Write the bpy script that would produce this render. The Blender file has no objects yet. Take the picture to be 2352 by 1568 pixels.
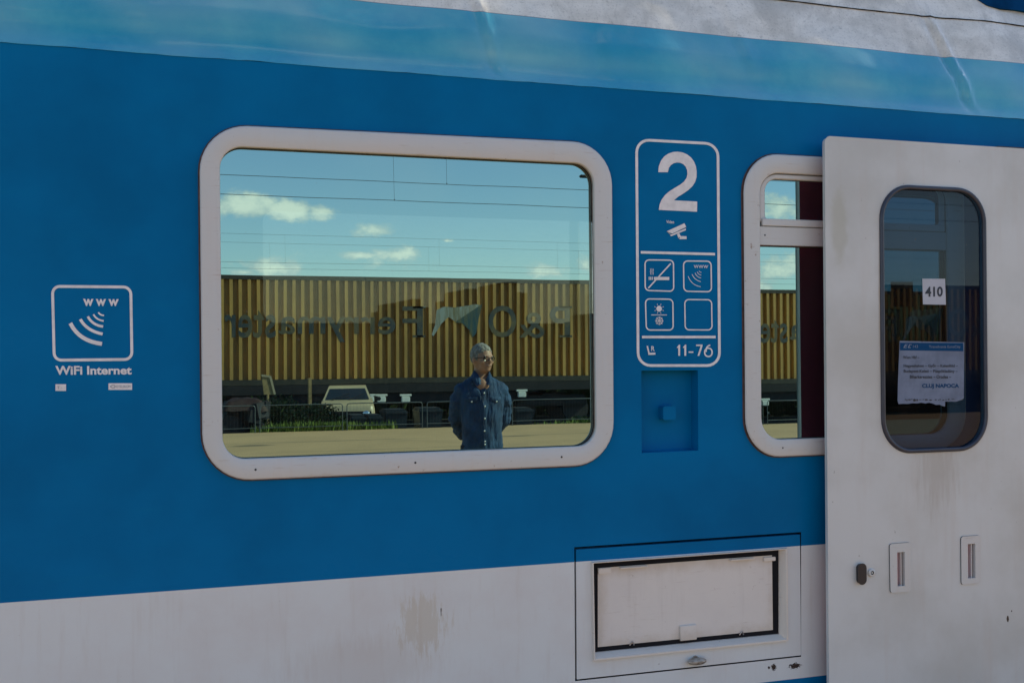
import bpy, bmesh, math, random
from mathutils import Vector, Matrix, noise
from mathutils.bvhtree import BVHTree
random.seed(7)
R = math.radians
S = bpy.context.scene
COL = S.collection

# ------------------------------------------------------------------ camera
F_PX, W_PX, H_PX = 2600.0, 2352.0, 1568.0
YAW, PITCH, ROLL = math.atan(2600/7595), 19/2600, -0.006
CAM = Vector((0, -3.5, 1.7))
fw = Vector((math.sin(YAW)*math.cos(PITCH), math.cos(YAW)*math.cos(PITCH), math.sin(PITCH)))
r0 = Vector((math.cos(YAW), -math.sin(YAW), 0)); u0 = r0.cross(fw)
rt = r0*math.cos(ROLL)+u0*math.sin(ROLL); up = u0*math.cos(ROLL)-r0*math.sin(ROLL)
cd = bpy.data.cameras.new('camera'); cam = bpy.data.objects.new('camera', cd); COL.objects.link(cam)
cd.sensor_width = 36; cd.lens = 36*F_PX/W_PX; cd.clip_start = .05; cd.clip_end = 2000
cam.matrix_world = Matrix(((rt.x, up.x, -fw.x, CAM.x), (rt.y, up.y, -fw.y, CAM.y), (rt.z, up.z, -fw.z, CAM.z), (0, 0, 0, 1)))
S.camera = cam
def ray(x, y): return fw*F_PX + rt*(x-W_PX/2) - up*(y-H_PX/2)
def P(x, y, Y=0.0):
    d = ray(x, y); return CAM + d*((Y-CAM.y)/d.y)
GL = 0.012                                   # the window glass plane
def V(x, y, d):                              # real point whose mirror image (d behind the glass) is seen at x, y
    p = P(x, y, GL+d); p.y = GL-d; return p
def VG(x, y, z):                             # the same, on a level ground z
    d = ray(x, y); p = CAM + d*((z-CAM.z)/d.z); p.y = 2*GL-p.y; return p

# ------------------------------------------------------------------ light
SUN_EL, SUN_AZ = R(36), R(74)                # azimuth from +Y (behind the coach) towards +X
S.view_settings.view_transform = 'Standard'; S.view_settings.look = 'None'
S.view_settings.exposure = 0.6; S.view_settings.gamma = 1
sd = Vector((math.sin(SUN_AZ)*math.cos(SUN_EL), math.cos(SUN_AZ)*math.cos(SUN_EL), math.sin(SUN_EL)))
sl = bpy.data.lights.new('sun', 'SUN'); sl.energy = 4.6; sl.angle = R(.5); sl.color = (1, .86, .62)
so = bpy.data.objects.new('sun', sl); COL.objects.link(so); so.rotation_euler = sd.to_track_quat('Z', 'Y').to_euler(); so.location = (10, 10, 20)

class NT:
    def __init__(s, nt): s.nt = nt; s.n = nt.nodes; s.l = nt.links
    def node(s, t, **kw):
        n = s.n.new(t)
        for k, v in kw.items(): setattr(n, k, v)
        return n
    def put(s, sock, v):
        if isinstance(v, bpy.types.NodeSocket): s.l.new(v, sock)
        elif v is not None:
            if hasattr(sock, 'default_value'):
                try:
                    n = len(sock.default_value)
                    if not hasattr(v, '__len__'): v = (v,)*n
                    v = tuple(v); v = v+(1,)*(n-len(v)) if n > len(v) else v[:n]
                except TypeError: pass
                sock.default_value = v
    def m(s, op, a, b=None, c=None, clamp=False):
        n = s.node('ShaderNodeMath', operation=op, use_clamp=clamp)
        for i, v in enumerate((a, b, c)): s.put(n.inputs[i], v)
        return n.outputs[0]
    def mix(s, f, a, b, bt='MIX'):
        n = s.node('ShaderNodeMix', data_type='RGBA', blend_type=bt)
        s.put(n.inputs[0], f); s.put(n.inputs[6], a); s.put(n.inputs[7], b); return n.outputs[2]
    def sep(s, v):
        n = s.node('ShaderNodeSeparateXYZ'); s.put(n.inputs[0], v); return n.outputs
    def comb(s, x, y, z):
        n = s.node('ShaderNodeCombineXYZ'); s.put(n.inputs[0], x); s.put(n.inputs[1], y); s.put(n.inputs[2], z); return n.outputs[0]
    def noise(s, vec, scale, detail=4, rough=.55, dist=0):
        n = s.node('ShaderNodeTexNoise'); s.put(n.inputs['Vector'], vec); n.inputs['Scale'].default_value = scale
        n.inputs['Detail'].default_value = detail; n.inputs['Roughness'].default_value = rough; n.inputs['Distortion'].default_value = dist
        return n.outputs[0]
    def scl(s, vec, sc):
        n = s.node('ShaderNodeVectorMath', operation='MULTIPLY'); s.put(n.inputs[0], vec); n.inputs[1].default_value = sc; return n.outputs[0]
    def mr(s, v, a, b, c=0, d=1, smooth=True):
        n = s.node('ShaderNodeMapRange', interpolation_type='SMOOTHSTEP' if smooth else 'LINEAR')
        s.put(n.inputs[0], v); s.put(n.inputs[1], a); s.put(n.inputs[2], b); s.put(n.inputs[3], c); s.put(n.inputs[4], d); return n.outputs[0]
    def spot(s, x, z, cx, cz, rx, rz, nz=None, amt=0):   # 1 inside an ellipse, frayed by noise
        a = s.m('DIVIDE', s.m('SUBTRACT', x, cx), rx); b = s.m('DIVIDE', s.m('SUBTRACT', z, cz), rz)
        d = s.m('SQRT', s.m('ADD', s.m('MULTIPLY', a, a), s.m('MULTIPLY', b, b)))
        if nz is not None: d = s.m('ADD', d, s.m('MULTIPLY', s.m('SUBTRACT', nz, .5), amt))
        return d

# world: sky plus broken cumulus
w = bpy.data.worlds.new('World'); S.world = w; w.use_nodes = True
k = NT(w.node_tree); k.n.clear()
sky = k.node('ShaderNodeTexSky', sky_type='NISHITA'); sky.sun_disc = False; sky.sun_elevation = SUN_EL; sky.sun_rotation = SUN_AZ
sky.dust_density = .25; sky.ozone_density = 3.0; sky.air_density = 1.0
tc = k.node('ShaderNodeTexCoord').outputs['Generated']
X_, Y_, Z_ = k.sep(tc)
ny = k.m('MAXIMUM', k.m('ABSOLUTE', Y_), .08)
u_ = k.m('DIVIDE', X_, ny); v_ = k.m('DIVIDE', Z_, ny)
uv = k.comb(u_, v_, 0)
n1 = k.noise(k.comb(u_, k.m('MULTIPLY', v_, 1.5), 0), 24, 8, .62); n2 = k.noise(uv, 9, 3, .5)
def dirpx(x, y):
    d = ray(x, y); return d.x/d.y, d.z/d.y
clouds = [(560, 474, 105, 40), (660, 484, 95, 26), (737, 488, 50, 22), (868, 531, 62, 22), (905, 586, 72, 36), (830, 586, 60, 12), (625, 614, 100, 34),
          (1028, 553, 22, 8), (1270, 624, 80, 27), (1345, 612, 40, 26), (560, 625, 60, 14), (1795, 462, 80, 40), (1800, 606, 70, 44), (1950, 440, 90, 40), (1730, 640, 60, 16)]
dens = None
for (cx, cy, rx, ry) in clouds:
    a = dirpx(cx-rx, cy); b = dirpx(cx+rx, cy); t = dirpx(cx, cy-ry); c = dirpx(cx, cy)
    d = k.spot(u_, v_, c[0], c[1], abs(b[0]-a[0])/2, abs(t[1]-c[1]))
    d = k.m('SUBTRACT', 1.0, d)
    dens = d if dens is None else k.m('MAXIMUM', dens, d)
dens = k.m('ADD', dens, k.m('MULTIPLY', k.m('SUBTRACT', n1, .5), 2.9))
m1 = k.mr(dens, .0, .62)
front = k.mr(Y_, 0, -.05, 0, 1)
m1 = k.m('MULTIPLY', m1, front)
gen = k.noise(k.scl(tc, (1, 1, 2.6)), 3.2, 7, .62)
m2 = k.m('MULTIPLY', k.mr(gen, .55, .72), k.mr(Z_, .3, .45))   # general cumulus overhead
haze_ = k.m('MULTIPLY', k.mr(n2, .38, .75), .08)
m_ = k.m('MAXIMUM', k.m('MAXIMUM', m1, m2), haze_, clamp=True)
shade = k.mr(k.m('ADD', dens, k.m('MULTIPLY', k.m('SUBTRACT', k.noise(k.comb(u_, k.m('ADD', v_, .006), 0), 40, 5, .6), .5), 1.6)), .2, 1.1, 1, 0)
cc = k.mix(shade, (8.6, 7.9, 6.9), (5.2, 5.5, 5.5))
bg = k.node('ShaderNodeBackground'); k.put(bg.inputs[0], k.mix(m_, sky.outputs[0], cc)); bg.inputs[1].default_value = .135
k.l.new(bg.outputs[0], k.node('ShaderNodeOutputWorld').inputs[0])

# ------------------------------------------------------------------ materials
def mat(name, col, rough=.5, metal=0, spec=.5, coat=0, fn=None, emit=None):
    m = bpy.data.materials.new(name); m.use_nodes = True; t = NT(m.node_tree)
    b = t.n['Principled BSDF']; b.inputs['Base Color'].default_value = (*col, 1); b.inputs['Roughness'].default_value = rough
    b.inputs['Metallic'].default_value = metal; b.inputs['Specular IOR Level'].default_value = spec; b.inputs['Coat Weight'].default_value = coat
    b.inputs['Coat Roughness'].default_value = .12
    if fn: fn(t, b)
    return m
def bump(t, b, h, strength=.3, dist=.01):
    n = t.node('ShaderNodeBump'); n.inputs['Strength'].default_value = strength; n.inputs['Distance'].default_value = dist
    t.put(n.inputs['Height'], h); t.l.new(n.outputs[0], b.inputs['Normal'])
def vary(amount=.25, scale=6, sc=(1, 1, 1), bmp=0, col2=None):
    def f(t, b):
        c = tuple(b.inputs['Base Color'].default_value)[:3]
        o = t.node('ShaderNodeTexCoord').outputs['Object']
        n = t.noise(t.scl(o, sc), scale, 6, .6)
        c2 = col2 or tuple(x*(1-amount) for x in c)
        t.put(b.inputs['Base Color'], t.mix(t.mr(n, .35, .7), c, c2))
        if bmp: bump(t, b, n, bmp)
    return f

BLUE = (.0003, .146, .350); WHITE = (.655, .665, .655)
ZB = P(1318, 1290).z; ZB2 = P(1780, 1563).z
def geo_xyz(t):
    g = t.node('ShaderNodeNewGeometry').outputs['Position']; return g, t.sep(g)
def dirt_white(t, g, base):
    n = t.noise(g, 3.0, 6, .65); st = t.noise(t.scl(g, (14, 1, 1.3)), 2.2, 5, .6); sp = t.noise(g, 55, 3, .6)
    c = t.mix(t.mr(n, .4, .75, 0, .55), base, (.60, .555, .53))
    c = t.mix(t.mr(st, .52, .8, 0, .4), c, (.54, .48, .43))
    c = t.mix(t.mr(sp, .72, .78, 0, .6), c, (.16, .12, .10))
    return c
def wall_fn(t, b):
    g, (x, y, z) = geo_xyz(t)
    fine = t.noise(g, 60, 3, .6)
    white = dirt_white(t, g, WHITE)
    # brown run-off stain and paint chips
    c1 = P(970, 1425); n = t.noise(t.scl(g, (34, 1, 5)), 1.5, 6, .75)
    s = t.m('MULTIPLY', t.mr(t.spot(x, z, c1.x, c1.z-.01, .095, .10, n, 4.2), 1.0, .5), .45)
    white = t.mix(s, white, (.50, .42, .30))
    c1 = P(1010, 1440); s2 = t.m('MULTIPLY', t.mr(t.spot(x, z, c1.x-.25, c1.z-.1, .34, .13, n, 1.2), 1.0, .3), .35)
    white = t.mix(s2, white, (.52, .45, .40))
    nc = t.noise(t.scl(g, (1, 1, 2)), 95, 5, .75)
    for (px, py, rx, rz) in [(1826, 1528, .026, .011), (1777, 1531, .011, .013), (1766, 1532, .005, .005), (1438, 1333, .004, .01), (1013, 1404, .0018, .013)]:
        c1 = P(px, py); s = t.mr(t.spot(x, z, c1.x, c1.z, rx, rz, nc, 3.6), 1.0, .75)
        white = t.mix(s, white, (.05, .035, .03))
    bn = t.noise(g, 1.6, 5, .6)
    blue = t.mix(t.mr(bn, .35, .7), BLUE, (.0003, .112, .275))
    blue = t.mix(t.mr(t.noise(t.scl(g, (1.2, 1, 16)), 3, 5, .6), .55, .85, 0, .2), blue, (.003, .17, .30))
    sp = t.noise(g, 38, 2, .5); blue = t.mix(t.mr(sp, .765, .80, 0, .55), blue, (.01, .05, .14))
    isw = t.m('MULTIPLY', t.m('LESS_THAN', z, ZB), t.m('GREATER_THAN', z, ZB2))
    t.put(b.inputs['Base Color'], t.mix(isw, blue, white))
    t.put(b.inputs['Roughness'], t.mr(bn, .3, .7, .26, .42))
    bump(t, b, t.m('ADD', t.m('MULTIPLY', t.noise(g, 2.2, 2, .5), 1.5), t.m('MULTIPLY', fine, .012)), .35, .02)
M = {}
M['wall'] = mat('coach_paint', BLUE, .4, spec=.05, fn=wall_fn)
def roof_fn(zp):
    def f(t, b):
        g, (x, y, z) = geo_xyz(t)
        n = t.noise(g, 2.3, 6, .65); n5 = t.noise(t.scl(g, (1, 1, 2.2)), 5, 6, .65); fine = t.noise(g, 130, 3, .6)
        blue = t.mix(t.mr(n, .35, .7), (.0, .27, .43), (.05, .37, .48))  # lightened patches put the sky's reflection into the band colour
        blue = t.mix(t.mr(t.noise(t.scl(t.node('ShaderNodeVectorRotate').outputs[0] if False else g, (1.6, 1, 3)), 1.3, 2, .4, .2), .38, .72, 0, .45), blue, (.22, .46, .52))  # pale cloudy streaks: sky sheen painted as colour
        grime = t.mix(t.mr(n5, .35, .7), (.78, .76, .69), (.58, .565, .50))
        grime = t.mix(t.mr(t.noise(t.scl(g, (3, 1, 2)), 1.6, 5, .65, .6), .42, .66, 0, .8), grime, (.46, .445, .39))
        grime = t.mix(t.mr(fine, .5, .8, 0, .45), grime, (.2, .2, .18))
        grime = t.mix(t.mr(t.noise(g, 30, 5, .7), .6, .75, 0, .5), grime, (.15, .15, .14))
        blue = t.mix(t.mr(t.noise(g, 6, 6, .7), .5, .85, 0, .18), blue, (.22, .38, .42))
        dz = t.m('ABSOLUTE', t.m('SUBTRACT', z, zp))
        c = t.mix(t.m('GREATER_THAN', z, zp), blue, grime)
        c = t.mix(t.m('LESS_THAN', dz, .0012), c, (.12, .2, .24))
        t.put(b.inputs['Base Color'], c)
        t.put(b.inputs['Roughness'], t.mr(t.m('MULTIPLY', t.m('GREATER_THAN', z, zp), 1.0), 0, 1, .22, .34))
        bump(t, b, t.m('ADD', t.noise(g, 14, 4, .6), t.m('MULTIPLY', fine, .05)), .12, .01)
    return f
def white_fn(brown=.4, mott=None):
    def f(t, b):
        g, (x, y, z) = geo_xyz(t)
        c = dirt_white(t, g, tuple(b.inputs['Base Color'].default_value)[:3])
        c = t.mix(t.mr(t.noise(t.scl(g, (4, 4, 40)), 3, 5, .65), .58, .85, 0, brown), c, (.32, .22, .14))
        c = t.mix(t.mr(t.noise(g, 26, 4, .75), .66, .74, 0, brown), c, (.22, .13, .08))
        t.put(b.inputs['Base Color'], c); bump(t, b, t.noise(g, 40, 4, .6), .12, .004)
    return f
M['frame'] = mat('window_frame_paint', (.54, .55, .54), .38, fn=white_fn(.75))
M['frame_dark'] = mat('brown_edge_sealant', (.10, .055, .045), .7, fn=vary(.5, 40))
M['rubber'] = mat('black_rubber', (.005, .006, .010), .7, spec=.2, fn=vary(.4, 30))
M['rubber_grey'] = mat('slate_rubber_gasket', (.032, .038, .06), .38, fn=vary(.25, 12))
M['lip'] = mat('pinkish_seal', (.26, .17, .15), .5, fn=vary(.45, 22))
M['decal'] = mat('sticker_white', (.76, .74, .74), .5, fn=vary(.16, 30))
M['decal_grey'] = mat('sticker_grey_print', (.24, .27, .32), .5)
M['decal_dark'] = mat('sticker_dark_line', (.05, .09, .16), .5)
def door_fn(t, b):
    g, (x, y, z) = geo_xyz(t)
    c = t.mix(t.mr(t.noise(g, 2.2, 5, .6), .35, .7), (.575, .59, .585), (.48, .485, .465))
    c = t.mix(t.mr(t.noise(t.scl(g, (10, 1, 1)), 1.5, 5, .6), .5, .8, 0, .4), c, (.49, .44, .40))
    gx = P(2032, 700, -.1).x     # rusty run beside and under the window gasket
    e = t.m('MULTIPLY', t.mr(t.spot(x, z, gx, 1.85, .018, .42, t.noise(g, 9, 4, .7), .9), 1.0, .2), .6)
    c = t.mix(e, c, (.36, .27, .15))
    e = t.m('MULTIPLY', t.mr(t.spot(x, z, P(2160, 1120, -.1).x, P(2160, 1080, -.1).z, .12, .2, t.noise(t.scl(g, (30, 1, 3)), 2, 4, .7), 1.6), 1.0, .2), .4)
    c = t.mix(e, c, (.33, .28, .23))
    e = t.m('MULTIPLY', t.mr(t.spot(x, z, P(1935, 520, -.1).x, P(1935, 530, -.1).z, .045, .17, t.noise(g, 7, 4, .7), 1.4), 1.0, .5), .5)
    c = t.mix(e, c, (.39, .38, .30))
    c = t.mix(t.mr(t.noise(g, 42, 3, .6), .72, .77, 0, .5), c, (.14, .13, .13))
    nc = t.noise(g, 50, 4, .7)
    for (px, py, rx, rz) in [(2323, 1424, .006, .014), (2332, 1405, .003, .004)]:
        q = P(px, py, -.1); c = t.mix(t.mr(t.spot(x, z, q.x, q.z, rx, rz, nc, 1.6), 1.0, .8), c, (.02, .015, .015))
    t.put(b.inputs['Base Color'], c); bump(t, b, t.m('ADD', t.noise(g, 3, 2, .5), t.m('MULTIPLY', t.noise(g, 90, 3, .6), .01)), .3, .012)
M['door'] = mat('door_paint', (.5, .5, .5), .36, fn=door_fn)
M['doorin'] = mat('door_inner_lining', (.60, .06, .13), .6)
M['black'] = mat('black_plastic', (.012, .013, .02), .4)
M['steel'] = mat('worn_steel', (.45, .45, .47), .35, .9, fn=vary(.3, 40))
M['rust'] = mat('rusty_edge', (.20, .13, .09), .8, fn=vary(.5, 50, col2=(.45, .38, .31)))
M['handle'] = mat('worn_handle', (.40, .36, .31), .45, .25, fn=vary(.5, 60, col2=(.16, .12, .09)))
def flap_fn(t, b):
    white_fn(.5)(t, b); src = b.inputs['Base Color'].links[0].from_socket
    g, (x, y, z) = geo_xyz(t); a, c = P(1376, 1300, .013), P(1781, 1470, .013)
    zt_, zb_ = P(1578, 1291, .013).z, P(1578, 1467, .013).z
    dx = t.m('MINIMUM', t.m('SUBTRACT', x, a.x), t.m('SUBTRACT', c.x, x)); dz = t.m('MINIMUM', t.m('SUBTRACT', zt_, z), t.m('SUBTRACT', z, zb_))
    e = t.m('ADD', t.m('MINIMUM', dx, dz), t.m('MULTIPLY', t.m('SUBTRACT', t.noise(g, 12, 5, .7), .5), .09))
    t.put(b.inputs['Base Color'], t.mix(t.mr(e, .045, -.01, 0, .45), src, (.42, .34, .25)))
M['dirty_panel'] = mat('hatch_paint', (.70, .65, .60), .5, fn=flap_fn)
M['bevel'] = mat('hatch_bevel_paint', (.68, .62, .55), .5, fn=white_fn(.7))
M['paper'] = mat('paper', (.42, .44, .50), .5, fn=vary(.12, 9))  # dulled and blued to stand for tinted glass over the sheet
M['dim_sheet'] = mat('glass_dimmed_sheet', (.17, .21, .30), .45, spec=.2, fn=vary(.25, 14))  # darkened and blued as if seen through the tinted door glass
M['ink_blue'] = mat('blue_ink', (.004, .05, .14), .7, spec=.1)
M['ink_black'] = mat('black_ink', (.012, .016, .03), .5)
M['lining'] = mat('interior_lining', (.06, .062, .07), .6, fn=vary(.3, 3))
M['curtain'] = mat('maroon_curtain', (.36, .04, .13), .8, fn=vary(.4, 20, (1, 1, .1), .4))
M['seatcloth'] = mat('seat_fabric', (.02, .022, .045), .9)
def glass(name, refl, trans, fac, rough=0.0, dirt=.014, fres=False):
    m = bpy.data.materials.new(name); m.use_nodes = True; t = NT(m.node_tree); t.n.clear()
    g = t.node('ShaderNodeBsdfGlossy'); g.inputs['Color'].default_value = (*refl, 1); g.inputs['Roughness'].default_value = rough
    tr = t.node('ShaderNodeBsdfTransparent'); tr.inputs['Color'].default_value = (*trans, 1)
    df = t.node('ShaderNodeBsdfDiffuse'); df.inputs['Color'].default_value = (.5, .48, .42, 1)
    mx = t.node('ShaderNodeMixShader')
    if fres:
        fr = t.node('ShaderNodeFresnel'); fr.inputs[0].default_value = 1.5; t.put(mx.inputs[0], t.m('MULTIPLY', fr.outputs[0], fac, clamp=True))
    else: mx.inputs[0].default_value = fac
    t.l.new(tr.outputs[0], mx.inputs[1]); t.l.new(g.outputs[0], mx.inputs[2])
    pos = t.node('ShaderNodeNewGeometry').outputs['Position']
    m2 = t.node('ShaderNodeMixShader')
    dn = t.mr(t.noise(t.scl(pos, (1, 1, .25)), 7, 6, .7), .45, .8, dirt*.4, dirt*1.6); spk = t.mr(t.noise(pos, 70, 2, .5), .77, .79, 0, .22)
    t.put(m2.inputs[0], t.m('MAXIMUM', dn, spk)); t.l.new(mx.outputs[0], m2.inputs[1]); t.l.new(df.outputs[0], m2.inputs[2])
    bp = t.node('ShaderNodeBump'); bp.inputs['Strength'].default_value = .02; bp.inputs['Distance'].default_value = .004
    t.put(bp.inputs['Height'], t.noise(pos, 3, 1, .4)); t.l.new(bp.outputs[0], g.inputs['Normal'])
    t.l.new(m2.outputs[0], t.node('ShaderNodeOutputMaterial').inputs[0]); return m
M['mirror'] = glass('sun_coated_glass', (.385, .585, .555), (.28, .28, .22), .72)
M['tint'] = glass('blue_tinted_door_glass', (.8, .85, .9), (.17, .27, .36), .035, dirt=.012)
M['clear'] = glass('far_window_glass', (.7, .7, .7), (.6, .62, .6), .25)
M['grasm'] = mat('grass', (.10, .165, .015), .7, fn=vary(.5, 1.2, col2=(.17, .22, .035)))
M['leaf'] = mat('bush_leaves', (.04, .07, .018), .6, fn=vary(.6, 5))
def asph(t, b):
    g, (x, y, z) = geo_xyz(t)
    c = t.mix(t.mr(t.noise(g, .7, 6, .6), .3, .7), (.54, .335, .165), (.46, .285, .14))
    c = t.mix(t.mr(t.noise(t.scl(g, (.25, 2.5, 1)), 1.3, 5, .6), .58, .75, 0, .45), c, (.20, .155, .10))
    c = t.mix(t.mr(t.noise(g, 40, 4, .6), .4, .8, 0, .4), c, (.12, .11, .09))
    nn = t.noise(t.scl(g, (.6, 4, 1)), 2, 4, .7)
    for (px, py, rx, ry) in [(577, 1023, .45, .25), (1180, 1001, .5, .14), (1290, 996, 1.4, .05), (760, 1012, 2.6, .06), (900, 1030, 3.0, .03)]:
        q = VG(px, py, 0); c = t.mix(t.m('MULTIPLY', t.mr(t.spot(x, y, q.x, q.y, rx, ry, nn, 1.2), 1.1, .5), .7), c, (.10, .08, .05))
    t.put(b.inputs['Base Color'], c); bump(t, b, t.noise(g, 60, 4, .7), .5, .01)
M['asph'] = mat('tan_asphalt', (.2, .18, .13), .85, fn=asph)
M['ballast'] = mat('ballast', (.06, .056, .04), .9, fn=vary(.6, 14, bmp=.6))
M['field'] = mat('dry_field', (.11, .12, .05), .9, fn=vary(.5, .6))

# ------------------------------------------------------------------ mesh helpers
def worigin(o):
    v = Vector((0, 0, 0))
    while o: v += o.location; o = o.parent
    return v
def mk(name, vs, fs, mats, parent=None, mi=None, smooth=None, loc=None, kind=None):
    me = bpy.data.meshes.new(name); o = bpy.data.objects.new(name, me); COL.objects.link(o)
    if parent: o.parent = parent
    if loc is not None: o.location = Vector(loc)-(worigin(parent) if parent else Vector())
    w0 = worigin(o)
    me.from_pydata([Vector(v)-w0 for v in vs], [], fs)
    for m in (mats if isinstance(mats, (list, tuple)) else [mats]): me.materials.append(m)
    if mi: me.polygons.foreach_set('material_index', mi)
    if smooth is not None:
        me.polygons.foreach_set('use_smooth', [True]*len(me.polygons)); me.set_sharp_from_angle(angle=R(smooth))
    me.update()
    if kind: o['kind'] = kind
    return o
def tag(o, label, cat=None, group=None):
    o['label'] = label
    if cat: o['category'] = cat
    if group: o['group'] = group
    return o
def empty(name, loc, label, cat, group=None):
    o = bpy.data.objects.new(name, None); COL.objects.link(o); o.location = loc; o.empty_display_size = .2
    return tag(o, label, cat, group)
class B:                                     # collects geometry for one mesh
    def __init__(s): s.v = []; s.f = []; s.mi = []
    def add(s, vs, fs, mi=0):
        n = len(s.v); s.v += [Vector(v) for v in vs]; s.f += [tuple(i+n for i in f) for f in fs]; s.mi += [mi]*len(fs); return s
    def box(s, c, d, mi=0, rot=None, bev=0):
        x, y, z = d[0]/2, d[1]/2, d[2]/2
        if bev:
            bm = bmesh.new(); bmesh.ops.create_cube(bm, size=1)
            for v in bm.verts: v.co = Vector((v.co.x*d[0], v.co.y*d[1], v.co.z*d[2]))
            bmesh.ops.bevel(bm, geom=bm.edges[:], offset=bev, segments=2, affect='EDGES')
            bm.verts.index_update(); vs = [v.co.copy() for v in bm.verts]; fs = [[v.index for v in f.verts] for f in bm.faces]; bm.free()
        else:
            vs = [Vector(p) for p in ((-x, -y, -z), (x, -y, -z), (x, y, -z), (-x, y, -z), (-x, -y, z), (x, -y, z), (x, y, z), (-x, y, z))]
            fs = [(0, 3, 2, 1), (4, 5, 6, 7), (0, 1, 5, 4), (1, 2, 6, 5), (2, 3, 7, 6), (3, 0, 4, 7)]
        if rot: vs = [rot @ v for v in vs]
        return s.add([v+Vector(c) for v in vs], fs, mi)
    def tube(s, pts, r, n=10, mi=0, cap=True):
        pts = [Vector(p) for p in pts]; rs = r if isinstance(r, (list, tuple)) else [r]*len(pts); vs = []; prev = None
        for i, p in enumerate(pts):
            t = (pts[min(i+1, len(pts)-1)]-pts[max(i-1, 0)]).normalized()
            a = prev if prev is not None else Vector((0, 0, 1)) if abs(t.z) < .9 else Vector((1, 0, 0))
            a = (a-t*a.dot(t)).normalized(); prev = a; b_ = t.cross(a)
            vs += [p+(a*math.cos(q)+b_*math.sin(q))*rs[i] for q in [2*math.pi*j/n for j in range(n)]]
        fs = [(i*n+j, i*n+(j+1) % n, (i+1)*n+(j+1) % n, (i+1)*n+j) for i in range(len(pts)-1) for j in range(n)]
        if cap: fs += [tuple(range(n))[::-1], tuple((len(pts)-1)*n+j for j in range(n))]
        return s.add(vs, fs, mi)
    def ell(s, c, r, rot=None, nu=16, nv=10, mi=0):
        vs = []; fs = []
        for i in range(nv+1):
            a = math.pi*i/nv
            for j in range(nu):
                q = 2*math.pi*j/nu; v = Vector((math.sin(a)*math.cos(q)*r[0], math.sin(a)*math.sin(q)*r[1], math.cos(a)*r[2]))
                vs.append((rot @ v if rot else v)+Vector(c))
        for i in range(nv):
            for j in range(nu): fs.append((i*nu+j, (i+1)*nu+j, (i+1)*nu+(j+1) % nu, i*nu+(j+1) % nu))
        return s.add(vs, fs, mi)
    def loft(s, loops, mis=None, close=True, cap=None):
        n = len(loops[0]); vs = [p for l in loops for p in l]; base = len(s.v); s.v += [Vector(v) for v in vs]
        for i in range(len(loops)-1):
            for j in range(n if close else n-1):
                s.f.append((base+i*n+j, base+i*n+(j+1) % n, base+(i+1)*n+(j+1) % n, base+(i+1)*n+j)); s.mi.append(mis[i] if mis else 0)
        if cap is not None: s.f.append(tuple(base+(len(loops)-1)*n+j for j in range(n))); s.mi.append(cap)
        return s
    def build(s, name, mats, parent=None, **kw): return mk(name, s.v, s.f, mats, parent, mi=s.mi, **kw)
def rquad(c, r, n=10):                       # rounded quad in (x, z); corners clockwise from top left
    c = [Vector(q) for q in c]; out = []; rs = r if isinstance(r, (list, tuple)) else [r]*4
    for i in range(4):
        p = c[i]; a = (c[i-1]-p).normalized(); b = (c[(i+1) % 4]-p).normalized(); rr = rs[i]
        o = p+(a+b)*rr
        for j in range(n+1):
            t = math.pi/2*j/n; out.append(o-b*rr*math.cos(t)-a*rr*math.sin(t))
    return out
def q2(pts, Y=0): return [Vector((P(x, y, Y).x, P(x, y, Y).z)) for x, y in pts]
def at(loop, Y): return [Vector((p.x, Y, p.y)) for p in loop]
def lerp(a, b, t): return [p.lerp(q, t) if 0 <= t <= 1 else p+(q-p)*t for p, q in zip(a, b)]
def grow(loop, d):                           # offset a closed loop outwards by d
    n = len(loop); out = []
    for i in range(n):
        e = loop[(i+1) % n]-loop[i-1]
        nn = Vector((e.y, -e.x)).normalized() if e.length > 1e-9 else Vector((0, 0))
        out.append(loop[i]-nn*d)
    # make sure it grows, not shrinks
    cx = sum((p for p in loop), Vector((0, 0)))/n
    if sum((p-cx).length for p in out) < sum((p-cx).length for p in loop): out = [2*p-q for p, q in zip(loop, out)]
    return out
def sheet_with_holes(outer, holes, Y):
    bm = bmesh.new(); es = []
    for lp in [outer]+holes:
        vs = [bm.verts.new((p[0], Y, p[1])) for p in lp]
        es += [bm.edges.new((vs[i], vs[(i+1) % len(vs)])) for i in range(len(vs))]
    bmesh.ops.triangle_fill(bm, use_beauty=True, use_dissolve=False, edges=es, normal=(0, -1, 0))
    bm.verts.index_update(); vs = [v.co.copy() for v in bm.verts]; fs = [[v.index for v in f.verts] for f in bm.faces]; bm.free()
    return vs, fs

# ------------------------------------------------------------------ the coach
coach = empty('passenger_coach', (0, 0, 0), 'blue and dirty white railway coach filling the picture, with its door slid open', 'train')
CO = coach.location.copy()
# window 1
o1 = rquad(q2([(457, 286), (1402, 331), (1407, 1065), (465, 1105)]), .142)
i1 = rquad(q2([(504, 337), (1360, 378), (1366, 1022), (511, 1054)]), .068)
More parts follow.
